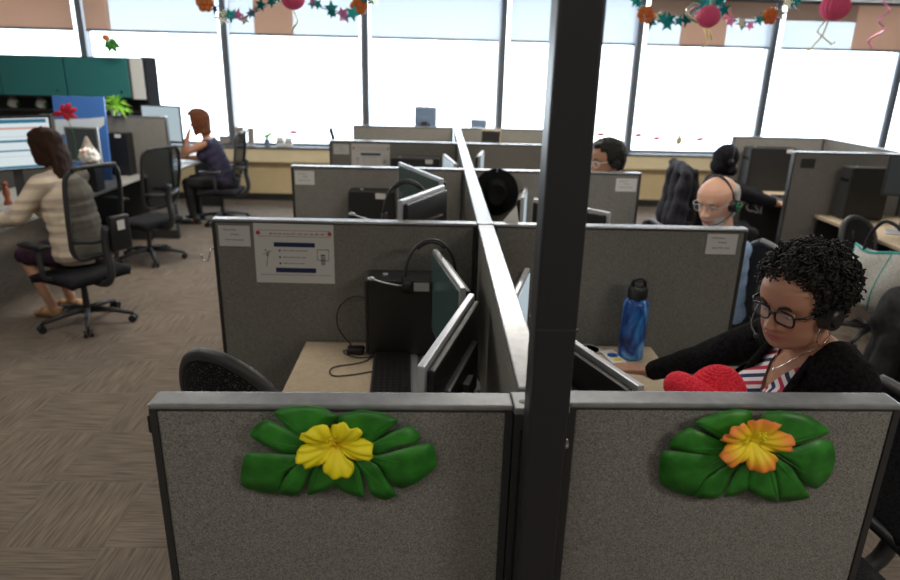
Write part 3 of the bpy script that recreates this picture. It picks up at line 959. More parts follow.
def person(label, loc, rz, sp, voxel=0.008):
    t = thing('person', label, 'person', loc, rz)
    k = sp.get('k', 1.0)
    lean = sp.get('lean', 0.06)
    hz = sp.get('hip', 0.53)
    girth = sp.get('girth', 1.0)
    hc = Vector(sp['head'])                                  # eye-level centre of the head, wearer's coordinates
    H = Matrix.Translation(hc) @ Matrix.Rotation(sp.get('hyaw', 0), 4, 'Z') @ Matrix.Rotation(sp.get('hpitch', 0), 4, 'X') @ Matrix.Rotation(sp.get('hroll', 0), 4, 'Y')
    hs = sp.get('hscale', 1.0)
    nb = H @ Vector((0, -.03, -.09))
    sh_z = sp.get('sh_z', hc.z - .255)
    sh_y = sp.get('sh_y', hc.y - .055)
    shw = sp.get('shw', .175) * k
    shx = sp.get('shx', hc.x * 0.5)
    pel = Vector((0, 0, hz)); wai = Vector((shx * .3, sh_y * .35, hz + (sh_z - hz) * .38)); che = Vector((shx * .8, sh_y * .8, hz + (sh_z - hz) * .76))
    SL, SR = Vector((shx - shw, sh_y, sh_z)), Vector((shx + shw, sh_y, sh_z))
    g = girth
    l1, l2 = .285 * k, .25 * k
    arms = {}
    for side, S in ((-1, SL), (1, SR)):
        a = sp['arms'][0 if side < 0 else 1]
        arms[side] = (S, *ik(S, a['w'], l1, l2, a.get('pole', (side * .5, -.3, -1))), a)
    def torso(mb, e):
        mb.ell(pel, (.165 * g + e, .13 * g + e, .12 + e)); mb.ell(pel + Vector((0, -.05, 0)), (.15 * g + e, .11 + e, .11 + e))
        mb.ell(wai, (.145 * g + e, .112 * g + e, .15 + e)); mb.ell(che, (.155 * g + e, .112 * g + e, .155 + e))
        mb.ell((wai + che) / 2, (.148 * g + e, .112 * g + e, .14 + e)); mb.ell((wai + pel) / 2, (.155 * g + e, .118 * g + e, .12 + e))
        mb.cone(SL + Vector((.03, 0, -.01)), SR - Vector((.03, 0, .01)), .058 + e, .058 + e)
        nbp = Vector((shx, sh_y, sh_z))
        mb.cone(nbp + Vector((0, 0, .0)), nbp + (nb - nbp) * .35, .07 + e * .7, .05 + e * .4)
        for s in (-1, 1):
            mb.cone(nbp + Vector((s * .03, -.012, .04)), nbp + Vector((s * shw * .92, 0, 0)), .035 + e, .048 + e)
            if sp.get('bust'):
                mb.ell(che + Vector((s * .072, .085 * g, -.035)), (.075 * g + e, .07 * g + e, .075 * g + e))
    def arm(mb, side, e, part=1.0, up=(.047, .039), lo=(.039, .027), flare=0.0):
        S, E, Wp, a = arms[side]
        mb.cone(S, E, up[0] * g ** .5 + e, up[1] * g ** .5 + e)
        if part > 0:
            q = E + (Wp - E) * part
            mb.cone(E, q, lo[0] * g ** .4 + e, lo[1] + (lo[0] - lo[1]) * (1 - part) + e + flare)
    hipj = {s: pel + Vector((s * .09, .02, -.02)) for s in (-1, 1)}
    knees = {s: Vector(sp.get('knee', (.13, .43, hz - .01))) * 1 for s in (-1, 1)}
    ank = {s: Vector(sp.get('ankle', (.13, .40, .10))) for s in (-1, 1)}
    for s in (-1, 1):
        knees[s].x *= s; ank[s].x *= s
    def legs(mb, e, shin=True):
        for s in (-1, 1):
            mb.cone(hipj[s], knees[s], .082 * g + e, .056 + e)
            if shin: mb.cone(knees[s], ank[s], .054 + e, .034 + e)
    # body: one continuous figure
    b = MB()
    torso(b, 0); legs(b, 0)
    b.cone(Vector((shx, sh_y, sh_z)), nb, .056, .052 * hs)
    b.cone(nb, H @ Vector((0, -.02, -.05)), .053 * hs, .055 * hs)
    head_mesh(b, H, hs, sp.get('wide', 1.0), sp.get('jaw', 1.0))
    for s in (-1, 1):
        arm(b, s, 0)
        S, E, Wp, a = arms[s]
        hand(b, Wp, a.get('dir', Wp - E), a.get('palm', (0, 0, -1)), s, a.get('curl', .3), k=sp.get('handk', 1.0))
        b.cone(ank[s], ank[s] + Vector((0, .0, -.05)), .034, .036); b.cone(ank[s] + Vector((0, -.02, -.065)), ank[s] + Vector((0, .13, -.075)), .032, .024)
    Hi = H.inverted()
    sk, lipc = sp['skin'], sp['lip']
    beard = sp.get('beard')
    def tint(co):
        p = (Hi @ co) / hs
        c = Vector(sk)
        if p.length < .16 and p.y > .03:
            m_ = gauss(p.x, .026) * gauss(p.z + .072, .011) * 1.3
            m_ = min(1, m_)
            c = c.lerp(Vector(lipc), m_)
            ch = gauss(abs(p.x) - .045, .022) * gauss(p.z + .035, .022)
            c = c.lerp(Vector(lipc), .25 * ch)
            if beard:
                q = max(gauss(p.x, .06) * smoothstep(-.078, -.088, p.z), gauss(p.x, .032) * gauss(p.z + .055, .008)) if p.z < -.04 else 0
                q = max(q, smoothstep(.028, .04, abs(p.x)) * smoothstep(-.045, -.06, p.z))
                c = c.lerp(Vector(beard), min(1, q * 1.0))
        return c
    solidmesh(b, 'body', voxel, sp.get('sm', 1), 'skin', t, tintf=tint)
    # eyes and brows
    for s in (-1, 1):
        ec = Vector((s * .032, .0685, 0.0)) * hs
        ey = MB(); ey.ell(ec, .0125 * hs, H)
        eo = ey.build('eye', 'eye_white', t, True)
        gz = Vector(sp.get('gaze', (0, 1, -.2))).normalized()
        ir = MB(); ir.ell(ec + gz * .0062 * hs, (.0068 * hs,) * 3, H); ir.build('iris', 'iris', eo, True)
        # lids
        lid = MB()
        op = sp.get('lid', .35)
        for up_ in (1, -1):
            rows_ = []
            lo_, hi_ = (op * up_ if up_ > 0 else -.62), (1.5 if up_ > 0 else -1.5)
            if up_ > 0: lo_ = sp.get('lid', .3)
            for i in range(6):
                e_ = lo_ + (hi_ - lo_) * i / 5
                rows_.append([H @ (ec + Vector((math.sin(a_) * math.cos(e_), math.cos(a_) * math.cos(e_), math.sin(e_))) * .0137 * hs) for a_ in [(-1.35 + 2.7 * q / 10) for q in range(11)]])
            lid.grid(rows_)
        lo2 = lid.build('eyelid', 'skin', t, True)
        ca = lo2.data.color_attributes.new('tint', 'FLOAT_COLOR', 'POINT')
        for i in range(len(lo2.data.vertices)): ca.data[i].color = (sk[0] * .9, sk[1] * .86, sk[2] * .86, 1)
        br = MB()
        pts = [H @ ((head_point(math.atan2(x_, .08) * 1.0, z_) + Vector((0, .0035, 0))) * hs) for x_, z_ in [(s * .014, .020), (s * .026, .026), (s * .040, .027), (s * .052, .020)]]
        br.tube(catmull(pts, 4, False), [.002 + .0025 * math.sin(PI * (.15 + .8 * i / 12)) for i in range(13)], 6)
        br.build('eyebrow', sp.get('brow', 'brow_dark'), t, True)
    return t, dict(H=H, hs=hs, torso=torso, arm=arm, legs=legs, arms=arms, SL=SL, SR=SR, sh_z=sh_z, sh_y=sh_y, shx=shx, che=che, wai=wai, pel=pel, nb=nb, knees=knees, ank=ank, hz=hz)

def top(t, R, name, material, e=.012, sleeve=1.0, se=None, voxel=.008, neck=None, hem=None, cut=None, extra=None, amp=.004, ns=14, upper=(.047, .039), flare=0.0):
    mb = MB()
    R['torso'](mb, e)
    if sleeve is not None:
        for s in (-1, 1): R['arm'](mb, s, e if se is None else se, sleeve, up=upper, flare=flare)
    if extra: extra(mb)
    hem_z = R['hz'] - .02 if hem is None else hem
    def c_(p):
        if p.z < hem_z and abs(p.x) < .24: return True
        return cut(p) if cut else False
    return solidmesh(mb, name, voxel, 2, material, t, cut=c_, noise_amp=amp, noise_scale=ns)
def trousers(t, R, material, e=.012, voxel=.01, skirt=False, name='trousers', shin=True):
    mb = MB()
    g = R['pel']
    mb.ell(g, (.175 + e, .145 + e, .12 + e)); mb.ell(g + Vector((0, -.05, 0)), (.16 + e, .12 + e, .115 + e))
    R['legs'](mb, e, shin)
    if skirt:
        mb.cone(R['knees'][-1] + Vector((0, -.05, 0)), R['knees'][1] + Vector((0, -.05, 0)), .08, .08)
        mb.cone(R['knees'][-1] + Vector((.03, -.25, 0)), R['knees'][1] + Vector((-.03, -.25, 0)), .09, .09)
    solidmesh(mb, name, voxel, 2, material, t, cut=lambda p: p.z > g.z + .10, noise_amp=.004, noise_scale=12)
def shoes(t, R, material, wedge=False):
    for s in (-1, 1):
        a = R['ank'][s]
        mb = MB()
        if wedge:
            mb.grid([])if False else None
            mb.prism([(-.075, -.095), (.15, -.095), (.15, -.075), (.07, -.06), (.0, -.035), (-.075, -.03)], -.034, .034, Matrix.Translation(a) @ Matrix(((0, 0, 1, 0), (1, 0, 0, 0), (0, 1, 0, 0), (0, 0, 0, 1))))
            mb.tube([a + Vector((-.034, .09, -.075)), a + Vector((-.02, .09, -.045)), a + Vector((.02, .09, -.045)), a + Vector((.034, .09, -.075))], .009, 8)
            mb.tube([a + Vector((-.036, -.03, -.05)), a + Vector((-.03, .03, .01)), a + Vector((.03, .03, .01)), a + Vector((.036, -.03, -.05))], .007, 8)
        else:
            mb.ell(a + Vector((0, -.03, -.045)), (.042, .05, .052)); mb.ell(a + Vector((0, .07, -.065)), (.044, .11, .034)); mb.box(a + Vector((0, .04, -.092)), (.078, .27, .016), bev=.006)
        mb.build('shoe', material, t, True)
def glasses(t, R, material='black_plastic', thick=.0022, w=.026, h=.017, rimless=False):
    H, hs = R['H'], R['hs']
    g = MB()
    yl = .093
    for s in (-1, 1):
        pts = []
        for i in range(24):
            a = 2 * PI * i / 24
            x = math.copysign(abs(math.cos(a)) ** .6, math.cos(a)) * w
            z = math.copysign(abs(math.sin(a)) ** .7, math.sin(a)) * h
            pts.append(H @ (Vector((s * .034 + x, yl - .16 * (abs(s * .034 + x) ** 1.5), z - .004)) * hs))
        g.tube(pts, thick * hs, 6, closed=True)
        g.tube([H @ (Vector((s * .060, yl - .006, .006)) * hs), H @ (Vector((s * .077, .070, .008)) * hs), H @ (Vector((s * .083, 0, .004)) * hs), H @ (Vector((s * .082, -.02, -.012)) * hs)], thick * 1.1 * hs, 6)
    g.tube(catmull([H @ (Vector((-.010, yl, 0)) * hs), H @ (Vector((0, yl + .004, .004)) * hs), H @ (Vector((.010, yl, 0)) * hs)], 4, False), thick * hs, 6)
    go = g.build('glasses', material, t, True)
    for s in (-1, 1):
        l = MB()
        l.prism([(s * .034 + math.copysign(abs(math.cos(a)) ** .6, math.cos(a)) * w * .97, math.copysign(abs(math.sin(a)) ** .7, math.sin(a)) * h * .97 - .004) for a in [2 * PI * i / 24 for i in range(24)]], -.0006, .0006,
                H @ Matrix.Scale(hs, 4) @ Matrix(((1, 0, 0, 0), (0, 0, 1, yl - .0012), (0, 1, 0, 0), (0, 0, 0, 1))))
        l.build('lens', 'lens_glass', go)
def headset(t, R, mic=1, band_r=.118, band_mat='dark_plastic', cup_w=.088, cup=.032, mic_mat='black_plastic', back=0.0, cups=(-1, 1)):
    H, hs = R['H'], R['hs']
    b = MB()
    pts = []
    for i in range(17):
        a = PI * i / 16
        pts.append(H @ (Vector((-(cup_w - .004) * math.cos(a), -.01 - back * math.sin(a), -.01 + (band_r + .012) * math.sin(a))) * hs))
    b.tube(pts, .0055 * hs, 6)
    ho = b.build('headset', band_mat, t, True)
    for s in cups:
        c = MB()
        c.cyl(H @ (Vector((s * (cup_w - .014), -.006, -.012)) * hs), H @ (Vector((s * (cup_w + .014), -.006, -.012)) * hs), cup * hs, cup * .9 * hs, 20)
        c.cyl(H @ (Vector((s * (cup_w + .014), -.006, -.012)) * hs), H @ (Vector((s * (cup_w + .020), -.006, -.012)) * hs), cup * .7 * hs, cup * .55 * hs, 20)
        c.build('ear_cup', 'black_plastic', ho, True, angle=40)
    if mic:
        m_ = MB()
        m_.tube(catmull([H @ (Vector(p) * hs) for p in [(mic * (cup_w + .005), .01, -.03), (mic * .085, .05, -.05), (mic * .065, .085, -.068), (mic * .035, .105, -.076)]], 5, False), .0028 * hs, 6)
        m_.ell(H @ (Vector((mic * .032, .106, -.077)) * hs), .007 * hs)
        m_.build('microphone', mic_mat, ho, True)
def cap_hair(t, R, name, material, region, thick=.012, strands=0, seed=1, extra=None, amp=.006, voxel=.007, ns=30, wide=1.0):
    """hair shell over the scalp: region(a, z) -> thickness factor or 0"""
    H, hs = R['H'], R['hs']
    mb = MB()
    mb2 = []
    for i in range(26):
        z = -.10 + .215 * i / 25
        for k in range(48):
            a = 2 * PI * k / 48
            f = region(a, z)
            if f > 0:
                p = head_point(a, z, wide)
                mb.ell(H @ ((p + Vector((p.x, p.y, p.z * .8)).normalized() * (thick * f - .010)) * hs), .0135 * hs, seg=8, rings=5)
    if extra: extra(mb, H, hs)
    return solidmesh(mb, name, voxel, 2, material, t, noise_amp=amp, noise_scale=ns)

# ---- woman with curly hair in the front right cubicle
P, R = person('woman with curly black hair, black glasses, headset, striped top and black cardigan, seated at right', (1.16, 1.76, 0), math.radians(92),
    dict(head=(-.01, .130, 1.335), hyaw=math.radians(24), hpitch=math.radians(-13), hroll=math.radians(-3), hscale=1.1, wide=1.06, jaw=1.2, girth=1.2, shw=.185, sh_z=1.165, sh_y=.045, hip=.58, bust=True, k=1.03, sm=4,
         skin=(0.42, 0.215, 0.14), lip=(0.36, 0.085, 0.085), lid=.02, gaze=(0, 1, -.6), brow='brow_dark',
         arms=[dict(w=(-.17, .36, 1.035), dir=(.35, 1, .1), palm=(.4, 0, .9), pole=(-.5, -.5, -1), curl=.5), dict(w=(.60, .345, .795), dir=(.25, .9, .06), palm=(0, 0, -1), pole=(.5, -.2, -1), curl=.25)]), voxel=.0037)
H, hs = R['H'], R['hs']
c0 = R['che']; shy, shz = R['sh_y'], R['sh_z']
top(P, R, 'striped_top', 'stripe_knit', e=.009, sleeve=.05, se=-.003, voxel=.005, amp=.002,
    cut=lambda p: p.z > shz - .02 - .0 and abs(p.x) < .075 and p.y > shy - .06 and p.z > shz + .03 or (p.y > shy + .01 and p.z > shz - .125 + abs(p.x) * 1.9 and abs(p.x) < .09) or (p.z > shz + .045 and abs(p.x) < .085))
top(P, R, 'cardigan', 'cardigan_black', e=.021, sleeve=.9, se=.011, voxel=.006, amp=.004, ns=22,
    cut=lambda p: (p.y > shy - .0 and abs(p.x) < .088 + max(0, (shz - p.z)) * .25 and p.z > R['hz'] - .02) or (p.z > shz + .03 and abs(p.x) < .095))
ct = MB()
ct.tube(catmull([(-.09, shy + .055, shz + .03), (-.105, shy + .13, shz - .10), (-.135, shy + .15, shz - .25), (-.15, shy + .14, shz - .4)], 5, False), .012, 8)
ct.tube(catmull([(.09, shy + .055, shz + .03), (.105, shy + .13, shz - .10), (.135, shy + .15, shz - .25), (.15, shy + .14, shz - .4)], 5, False), .012, 8)
ct.build('cardigan_edge', 'cardigan_black', P, True)
trousers(P, R, 'trousers_dark'); shoes(P, R, 'shoe_dark')
glasses(P, R, 'black_gloss', thick=.0030, w=.0265, h=.0185)
headset(P, R, mic=1, cup=.036, cup_w=.092, band_r=.135, back=.02)
# curly hair: hundreds of small spiral curls rooted over the scalp and falling in a rounded mass
hm = MB()
rnd = random.Random(11)
hcen = Vector((0, -.035, .045))
for i in range(2300):
    d = Vector((rnd.gauss(0, 1), rnd.gauss(0, 1), rnd.gauss(0, 1)))
    d.normalize()
    if d.z < -.62: continue
    q = hcen + Vector((d.x * .118, d.y * .122, d.z * .105)) * (1 + .10 * noise.noise(d * 3.1)) * rnd.uniform(.72, 1.0)
    # keep the face free
    if q.y > .045 and q.z < .082 + .25 * max(0, q.y - .08) - .35 * max(0, abs(q.x) - .05): continue
    if q.z < -.055 or (abs(q.x) > .07 and q.z < -.0 and q.y > -.035): continue
    if (Vector((q.x / .07, q.y / .09, (q.z) / .11))).length < .95: continue
    ax = Vector((d.x + rnd.uniform(-.7, .7), d.y + rnd.uniform(-.7, .7), d.z - .3 + rnd.uniform(-.7, .7))).normalized()
    u = ax.orthogonal().normalized(); v = ax.cross(u)
    rr = rnd.uniform(.0045, .0085); ph = rnd.uniform(0, 6.28); ln = rnd.uniform(.014, .03); tr = rnd.uniform(1.1, 2.0)
    pts = [H @ ((q + ax * (ln * (j / 13 - .5)) + (u * math.cos(ph + 6.28 * tr * j / 13) + v * math.sin(ph + 6.28 * tr * j / 13)) * rr) * hs) for j in range(14)]
    hm.tube(pts, .0024 * hs, 4)
core = MB()
for i in range(170):
    d = Vector((rnd.gauss(0, 1), rnd.gauss(0, 1), rnd.gauss(0, 1))).normalized()
    q = hcen + Vector((d.x * .098, d.y * .10, d.z * .085))
    if q.y > .03 and q.z < .068: continue
    if q.z < -.045: continue
    core.ell(H @ (q * hs), .017 * hs, seg=8, rings=6)
core.ell(H @ (Vector((0, -.035, .045)) * hs), (.092 * hs, .093 * hs, .075 * hs), Matrix.Identity(4)) if False else None
core_o = solidmesh(core, 'hair', .006, 1, 'hair_black', P, noise_amp=.004, noise_scale=60)
hm.build('curls', 'hair_black', core_o, True)
# hoop earrings, necklace and nose stud
for s in (-1, 1):
    e_ = MB()
    cc = Vector((s * .080, .0, -.066))
    e_.tube([H @ ((cc + Vector((0, math.cos(a) * .026, math.sin(a) * .030))) * hs) for a in [2 * PI * i / 24 for i in range(24)]], .0015, 6, closed=True)
    e_.build('hoop_earring', 'chrome', P, True)
nk = MB()
nk.tube(catmull([(-.065, shy + .0, shz + .062), (-.05, shy + .065, shz + .02), (-.02, shy + .098, shz - .028), (0, shy + .108, shz - .045), (.02, shy + .098, shz - .028), (.05, shy + .065, shz + .02), (.065, shy, shz + .062)], 5, False), .0012, 5)
nk.ell((0, shy + .111, shz - .052), (.006, .003, .006))
nk.build('necklace', 'chrome', P, True)
MB().ell(H @ (Vector((.0, .112, -.046)) * hs), .0025).build('nose_stud', 'chrome', P, True)

# ---- bald man
P, R = person('bald smiling man with white stubble, glasses and headset with boom, behind the water bottle partition', (1.69, 3.62, 0), math.radians(100),
    dict(head=(0, .135, 1.272), hyaw=math.radians(24), hpitch=math.radians(-16), hscale=1.2, girth=1.0, shw=.155, sh_z=1.03, sh_y=.05,
         skin=(0.78, 0.45, 0.33), lip=(0.6, 0.22, 0.18), beard=(0.85, 0.80, 0.76), brow='brow_grey', lid=.2, gaze=(0, 1, -.3),
         arms=[dict(w=(-.10, .42, .78), pole=(-.6, -.3, -1)), dict(w=(.16, .42, .78), pole=(.6, -.3, -1))]), voxel=.006)
top(P, R, 'blue_shirt', 'shirt_blue', e=.014, sleeve=.6)
cb = MB()
nbp = Vector((R['shx'], R['sh_y'], R['sh_z']))
cb.tube([nbp + Vector((math.cos(a) * .078, math.sin(a) * .072 + .005, .055 + .02 * math.sin(a) * -1)) for a in [2 * PI * i / 20 for i in range(20)]], .016, 8, closed=True)
cb.build('shirt_collar', 'shirt_blue', P, True)
trousers(P, R, 'trousers_dark'); shoes(P, R, 'shoe_dark')
glasses(P, R, 'silver', thick=.0014, w=.024, h=.016)
headset(P, R, mic=-1, cup=.030, cup_w=.086)
for ch in P.children:
    if ch.name.startswith('headset'):
        lg_ = MB(); lg_.tube([R['H'] @ (Vector((-.107, -.006 + math.cos(a) * .017, -.012 + math.sin(a) * .017)) * R['hs']) for a in [2 * PI * i / 20 for i in range(20)]], .002, 6, closed=True)
        lg_.ell(R['H'] @ (Vector((-.108, -.006, -.012)) * R['hs']), .006)
        mat('green_light', (0.02, 0.4, 0.15), 0.4); lg_.build('green_ring', 'green_light', ch, True)
cap_hair(P, R, 'hair', 'hair_grey', lambda a, z: .75 if (abs(a - PI) < 1.35 and -.07 < z < .05) else 0, thick=.012, amp=.002)

# ---- man in clear glasses
P, R = person('man with short black hair, clear glasses and headset, head just right of the black pole', (1.385, 4.84, 0), math.radians(93),
    dict(head=(0, .15, 1.325), hscale=1.24, hip=.57, hyaw=math.radians(14), hpitch=math.radians(-10), sh_y=.06,
         skin=(0.46, 0.24, 0.15), lip=(0.38, 0.13, 0.11), lid=.3, arms=[dict(w=(-.10, .44, .78)), dict(w=(.14, .44, .78))]), voxel=.007)
top(P, R, 'grey_shirt', 'shirt_grey', e=.014, sleeve=.3, voxel=.01)
trousers(P, R, 'trousers_dark'); shoes(P, R, 'shoe_dark')
glasses(P, R, 'white_plastic', thick=.0022)
headset(P, R, mic=-1, band_mat='silver', cup=.030)
def short_hair(a, z):
    da = abs(((a + PI) % (2 * PI)) - PI)
    if z > (.088 if da < .9 else .065): return 1.2
    if da > 1.25 and z > -.055: return 1.0 if z > .0 or da > 1.85 else .0
    return 0
cap_hair(P, R, 'hair', 'hair_black', short_hair, thick=.017)

# ---- hooded person
P, R = person('person in black hooded sweatshirt with white lettering, typing on the far right', (2.62, 6.30, 0), math.radians(-98),
    dict(head=(0, .14, 1.17), hyaw=math.radians(8), hpitch=math.radians(-14), sh_z=.94, sh_y=.08, hip=.50,
         skin=(0.40, 0.21, 0.13), lip=(0.35, 0.13, 0.1), arms=[dict(w=(-.16, .62, .80), dir=(.0, 1, -.2), pole=(-.5, -.2, -1)), dict(w=(.20, .60, .80), dir=(-.1, 1, -.2), pole=(.6, -.2, -1))]), voxel=.008)
def hood_extra(mb):
    Hh = R['H']
    mb.ell((0, -.02, .012), (.112, .125, .135), Hh); mb.ell((0, -.05, -.07), (.10, .09, .09), Hh)
    mb.cone(Hh @ Vector((-.075, .05, -.09)), Hh @ Vector((.075, .05, -.09)), .05, .05)
top(P, R, 'hoodie', 'hoodie_black', e=.028, sleeve=.72, voxel=.01, extra=hood_extra, amp=.008, ns=10,
    cut=lambda p: ((R['H'].inverted() @ p).y > .052 and Vector(((R['H'].inverted() @ p).x / .075, ((R['H'].inverted() @ p).z + .005) / .10, 0)).length < 1))
trousers(P, R, 'trousers_dark'); shoes(P, R, 'shoe_dark')
headset(P, R, mic=0, cup=.034, cup_w=.118, band_r=.15, cups=(1,))
HOOD = (P, R)

# ---- woman in the cream cardigan
P, R = person('woman with long dark hair in cream striped cardigan at the left desk', (-2.72, 4.93, 0), math.radians(78),
    dict(head=(-.02, .15, 1.325), hyaw=math.radians(8), hpitch=math.radians(-4), girth=1.28, shw=.19, sh_z=1.08, sh_y=.08, hip=.55, bust=True,
         skin=(0.55, 0.30, 0.20), lip=(0.45, 0.14, 0.12), brow='brow_dark', knee=(.11, .42, .50), ankle=(.10, .26, .115),
         arms=[dict(w=(-.20, .46, .79), pole=(-.7, -.4, -.6)), dict(w=(.16, .52, .80), pole=(.6, -.3, -1))]), voxel=.007)
top(P, R, 'cream_cardigan', 'cream_knit', e=.022, sleeve=.8, voxel=.008, hem=.47, flare=.012, amp=.008, ns=9)
trousers(P, R, 'skirt_dark', skirt=True, name='skirt', shin=False); shoes(P, R, 'shoe_tan', wedge=True)
def long_hair(mb, H_, hs_):
    r_ = random.Random(3)
    for i in range(120):
        x = r_.uniform(-.088, .088); 
        y0 = -.055 - .05 * math.sqrt(max(0, 1 - (x / .09) ** 2))
        L = r_.uniform(.14, .21)
        p0 = Vector((x, y0, .02)); p1 = Vector((x * 1.12 + r_.uniform(-.015, .015), y0 - .02, -.07)); p2 = Vector((x * 1.1 + r_.uniform(-.02, .02), y0 - .025, -.05 - L))
        mb.cone(H_ @ (p0 * hs_), H_ @ (p1 * hs_), .014, .014, 8); mb.cone(H_ @ (p1 * hs_), H_ @ (p2 * hs_), .014, .008, 8)
    for s in (-1, 1):
        for i in range(12):
            y = -.06 + .105 * i / 11
            mb.cone(H_ @ (Vector((s * .085, y, .03)) * hs_), H_ @ (Vector((s * .09, y - .01, -.12 + r_.uniform(-.02, .02))) * hs_), .014, .010, 8)
def full_hair(a, z):
    da = abs(((a + PI) % (2 * PI)) - PI)
    if z > .07: return 1.3
    if da > 1.0 and z > -.09: return 1.1
    return 0
cap_hair(P, R, 'hair', 'hair_brown', full_hair, thick=.02, extra=long_hair, amp=.008, ns=22)

# ---- sleeveless woman
P, R = person('woman with auburn bob and sleeveless navy top by the windows at left', (-2.66, 8.32, 0), math.radians(94),
    dict(head=(0, .26, 1.245), hyaw=math.radians(4), hpitch=math.radians(-8), sh_z=1.0, sh_y=.16, girth=1.08, hip=.52, bust=True,
         skin=(0.52, 0.26, 0.16), lip=(0.42, 0.14, 0.1), arms=[dict(w=(-.09, .37, 1.10), dir=(.25, -.25, 1), palm=(.3, -1, 0), pole=(-.4, .9, -1), curl=.35), dict(w=(.12, .55, .79), pole=(.6, -.2, -1))]), voxel=.008)
top(P, R, 'sleeveless_top', 'top_navy', e=.012, sleeve=None, voxel=.009, cut=lambda p: p.z > R['sh_z'] + .05)
trousers(P, R, 'trousers_dark'); shoes(P, R, 'shoe_dark')
def bob(mb, H_, hs_):
    r_ = random.Random(5)
    for i in range(90):
        a = r_.uniform(.95, 2 * PI - .95)
        p0 = head_point(a, .03) * 1.22; p1 = head_point(a, -.02) * 1.16; p1.z = r_.uniform(-.10, -.16)
        mb.cone(H_ @ (p0 * hs_), H_ @ (p1 * hs_), .014, .012, 8)
cap_hair(P, R, 'hair', 'hair_auburn', full_hair, thick=.036, extra=bob, amp=.008, ns=22)
# ------------------------------------------------------------------ right island
panel('grey partition at far right behind the tan desk with the black computer', (3.19, 5.93), (4.245, 5.93), group='partitions of the right row')
panel('grey partition at far right beyond the hooded person, nearest the windows', (3.235, 7.315), (4.245, 7.325), group='partitions of the right row')
panel('grey dividing partition receding along the far right desks', (4.28, 3.9), (4.28, 7.36), th=0.066, group='partitions of the right row')
desk('tan desk on the far right with a black computer and monitor', 3.47, 4.243, 4.2, 5.895, 'desks of the right row')
desk('pale desk where the person in the black hood types', 3.40, 4.243, 5.965, 7.28, 'desks of the right row')
computer('black computer on the far right tan desk', 3.60, 3.95, 5.66, 5.82, 0.74, 1.20, sticker=False)
computer('large black computer with white sticker in front of the hooded person', 3.36, 3.86, 7.08, 7.26, 0.74, 1.20)
monitor('grey monitor cut by the right edge of the photo, on the far right desk', (3.60, 5.25), (3.96, 5.02), 1.37, 0.33, (3.0, 4.0), 'screen_dim', frame='dark_plastic')
monitor('monitor with teal screen edge beside the hooded person', (3.86, 6.98), (4.10, 6.55), 1.19, 0.33, (3.0, 6.4), 'screen_green', frame='dark_plastic')
kbh = thing('keyboard', 'dark keyboard under the hands of the hooded person', 'keyboard', (3.54, 6.55, 0.74), math.radians(-90))
MB().bx(-0.2, 0.2, -0.07, 0.07, 0.003, 0.02, bev=0.004).build('base', 'dark_plastic', kbh)
k2 = MB()
for r in range(5):
    for c in range(16): k2.box((-0.18 + c * 0.024, -0.05 + r * 0.025, 0.0235), (0.019, 0.02, 0.006))
tag(k2.build('keys', 'black_plastic', kbh), kind='stuff')

# lettering on the hooded sweatshirt, laid onto the cloth
from mathutils.bvhtree import BVHTree
HP_, HR_ = HOOD
def text_mesh(s, size):
    cu = bpy.data.curves.new('t', 'FONT'); cu.body = s; cu.size = size; cu.resolution_u = 3
    o = bpy.data.objects.new('t', cu); COL.objects.link(o)
    COL.objects.unlink(o); TMP.collection.objects.link(o)
    TMP.view_layers[0].update(); dg = TMP.view_layers[0].depsgraph
    me = bpy.data.meshes.new_from_object(o.evaluated_get(dg), depsgraph=dg)
    bm = bmesh.new(); bm.from_mesh(me)
    bmesh.ops.triangulate(bm, faces=bm.faces)
    bmesh.ops.subdivide_edges(bm, edges=bm.edges, cuts=2, use_grid_fill=True)
    vs = [v.co.copy() for v in bm.verts]; bm.verts.index_update(); fs = [[v.index for v in f.verts] for f in bm.faces]
    bm.free(); bpy.data.objects.remove(o); bpy.data.curves.remove(cu); bpy.data.meshes.remove(me)
    return vs, fs
bpy.context.view_layer.update()
hoodie = [c for c in HP_.children if c.name.startswith('hoodie')][0]
trs = [c for c in HP_.children if c.name.startswith('trousers')][0]
vs_, fs_ = [], []
for ob in (hoodie, trs):
    b_ = len(vs_)
    vs_ += [ob.matrix_world @ v.co for v in ob.data.vertices]; fs_ += [[b_ + i for i in p.vertices] for p in ob.data.polygons]
bvh = BVHTree.FromPolygons(vs_, fs_)
tv, tf = text_mesh('CSI', 0.115)
disc = [Vector((-0.055 + 0.033 * r * math.cos(a), 0.05 + 0.033 * r * math.sin(a), 0)) for r in (0.001, 0.5, 1) for a in [2 * PI * i / 16 for i in range(16)]]
b_ = len(tv); tv += disc
for r in range(2):
    for i in range(16): tf.append([b_ + r * 16 + i, b_ + r * 16 + (i + 1) % 16, b_ + (r + 1) * 16 + (i + 1) % 16, b_ + (r + 1) * 16 + i])
tm = MB(); out = []
inv = HP_.matrix_world.inverted()
for v in tv:
    q = Vector((2.93 + v.x * 1.05, 5.5, 0.72 + v.y - v.x * 0.22))
    h = bvh.ray_cast(q, Vector((0, 1, 0)))
    y = h[0].y - 0.004 if h[0] is not None and h[0].y < 6.35 else 6.12
    out.append(inv @ Vector((q.x, y, q.z)))
tm.add(out, tf).build('white_lettering', 'white_paper', HP_)

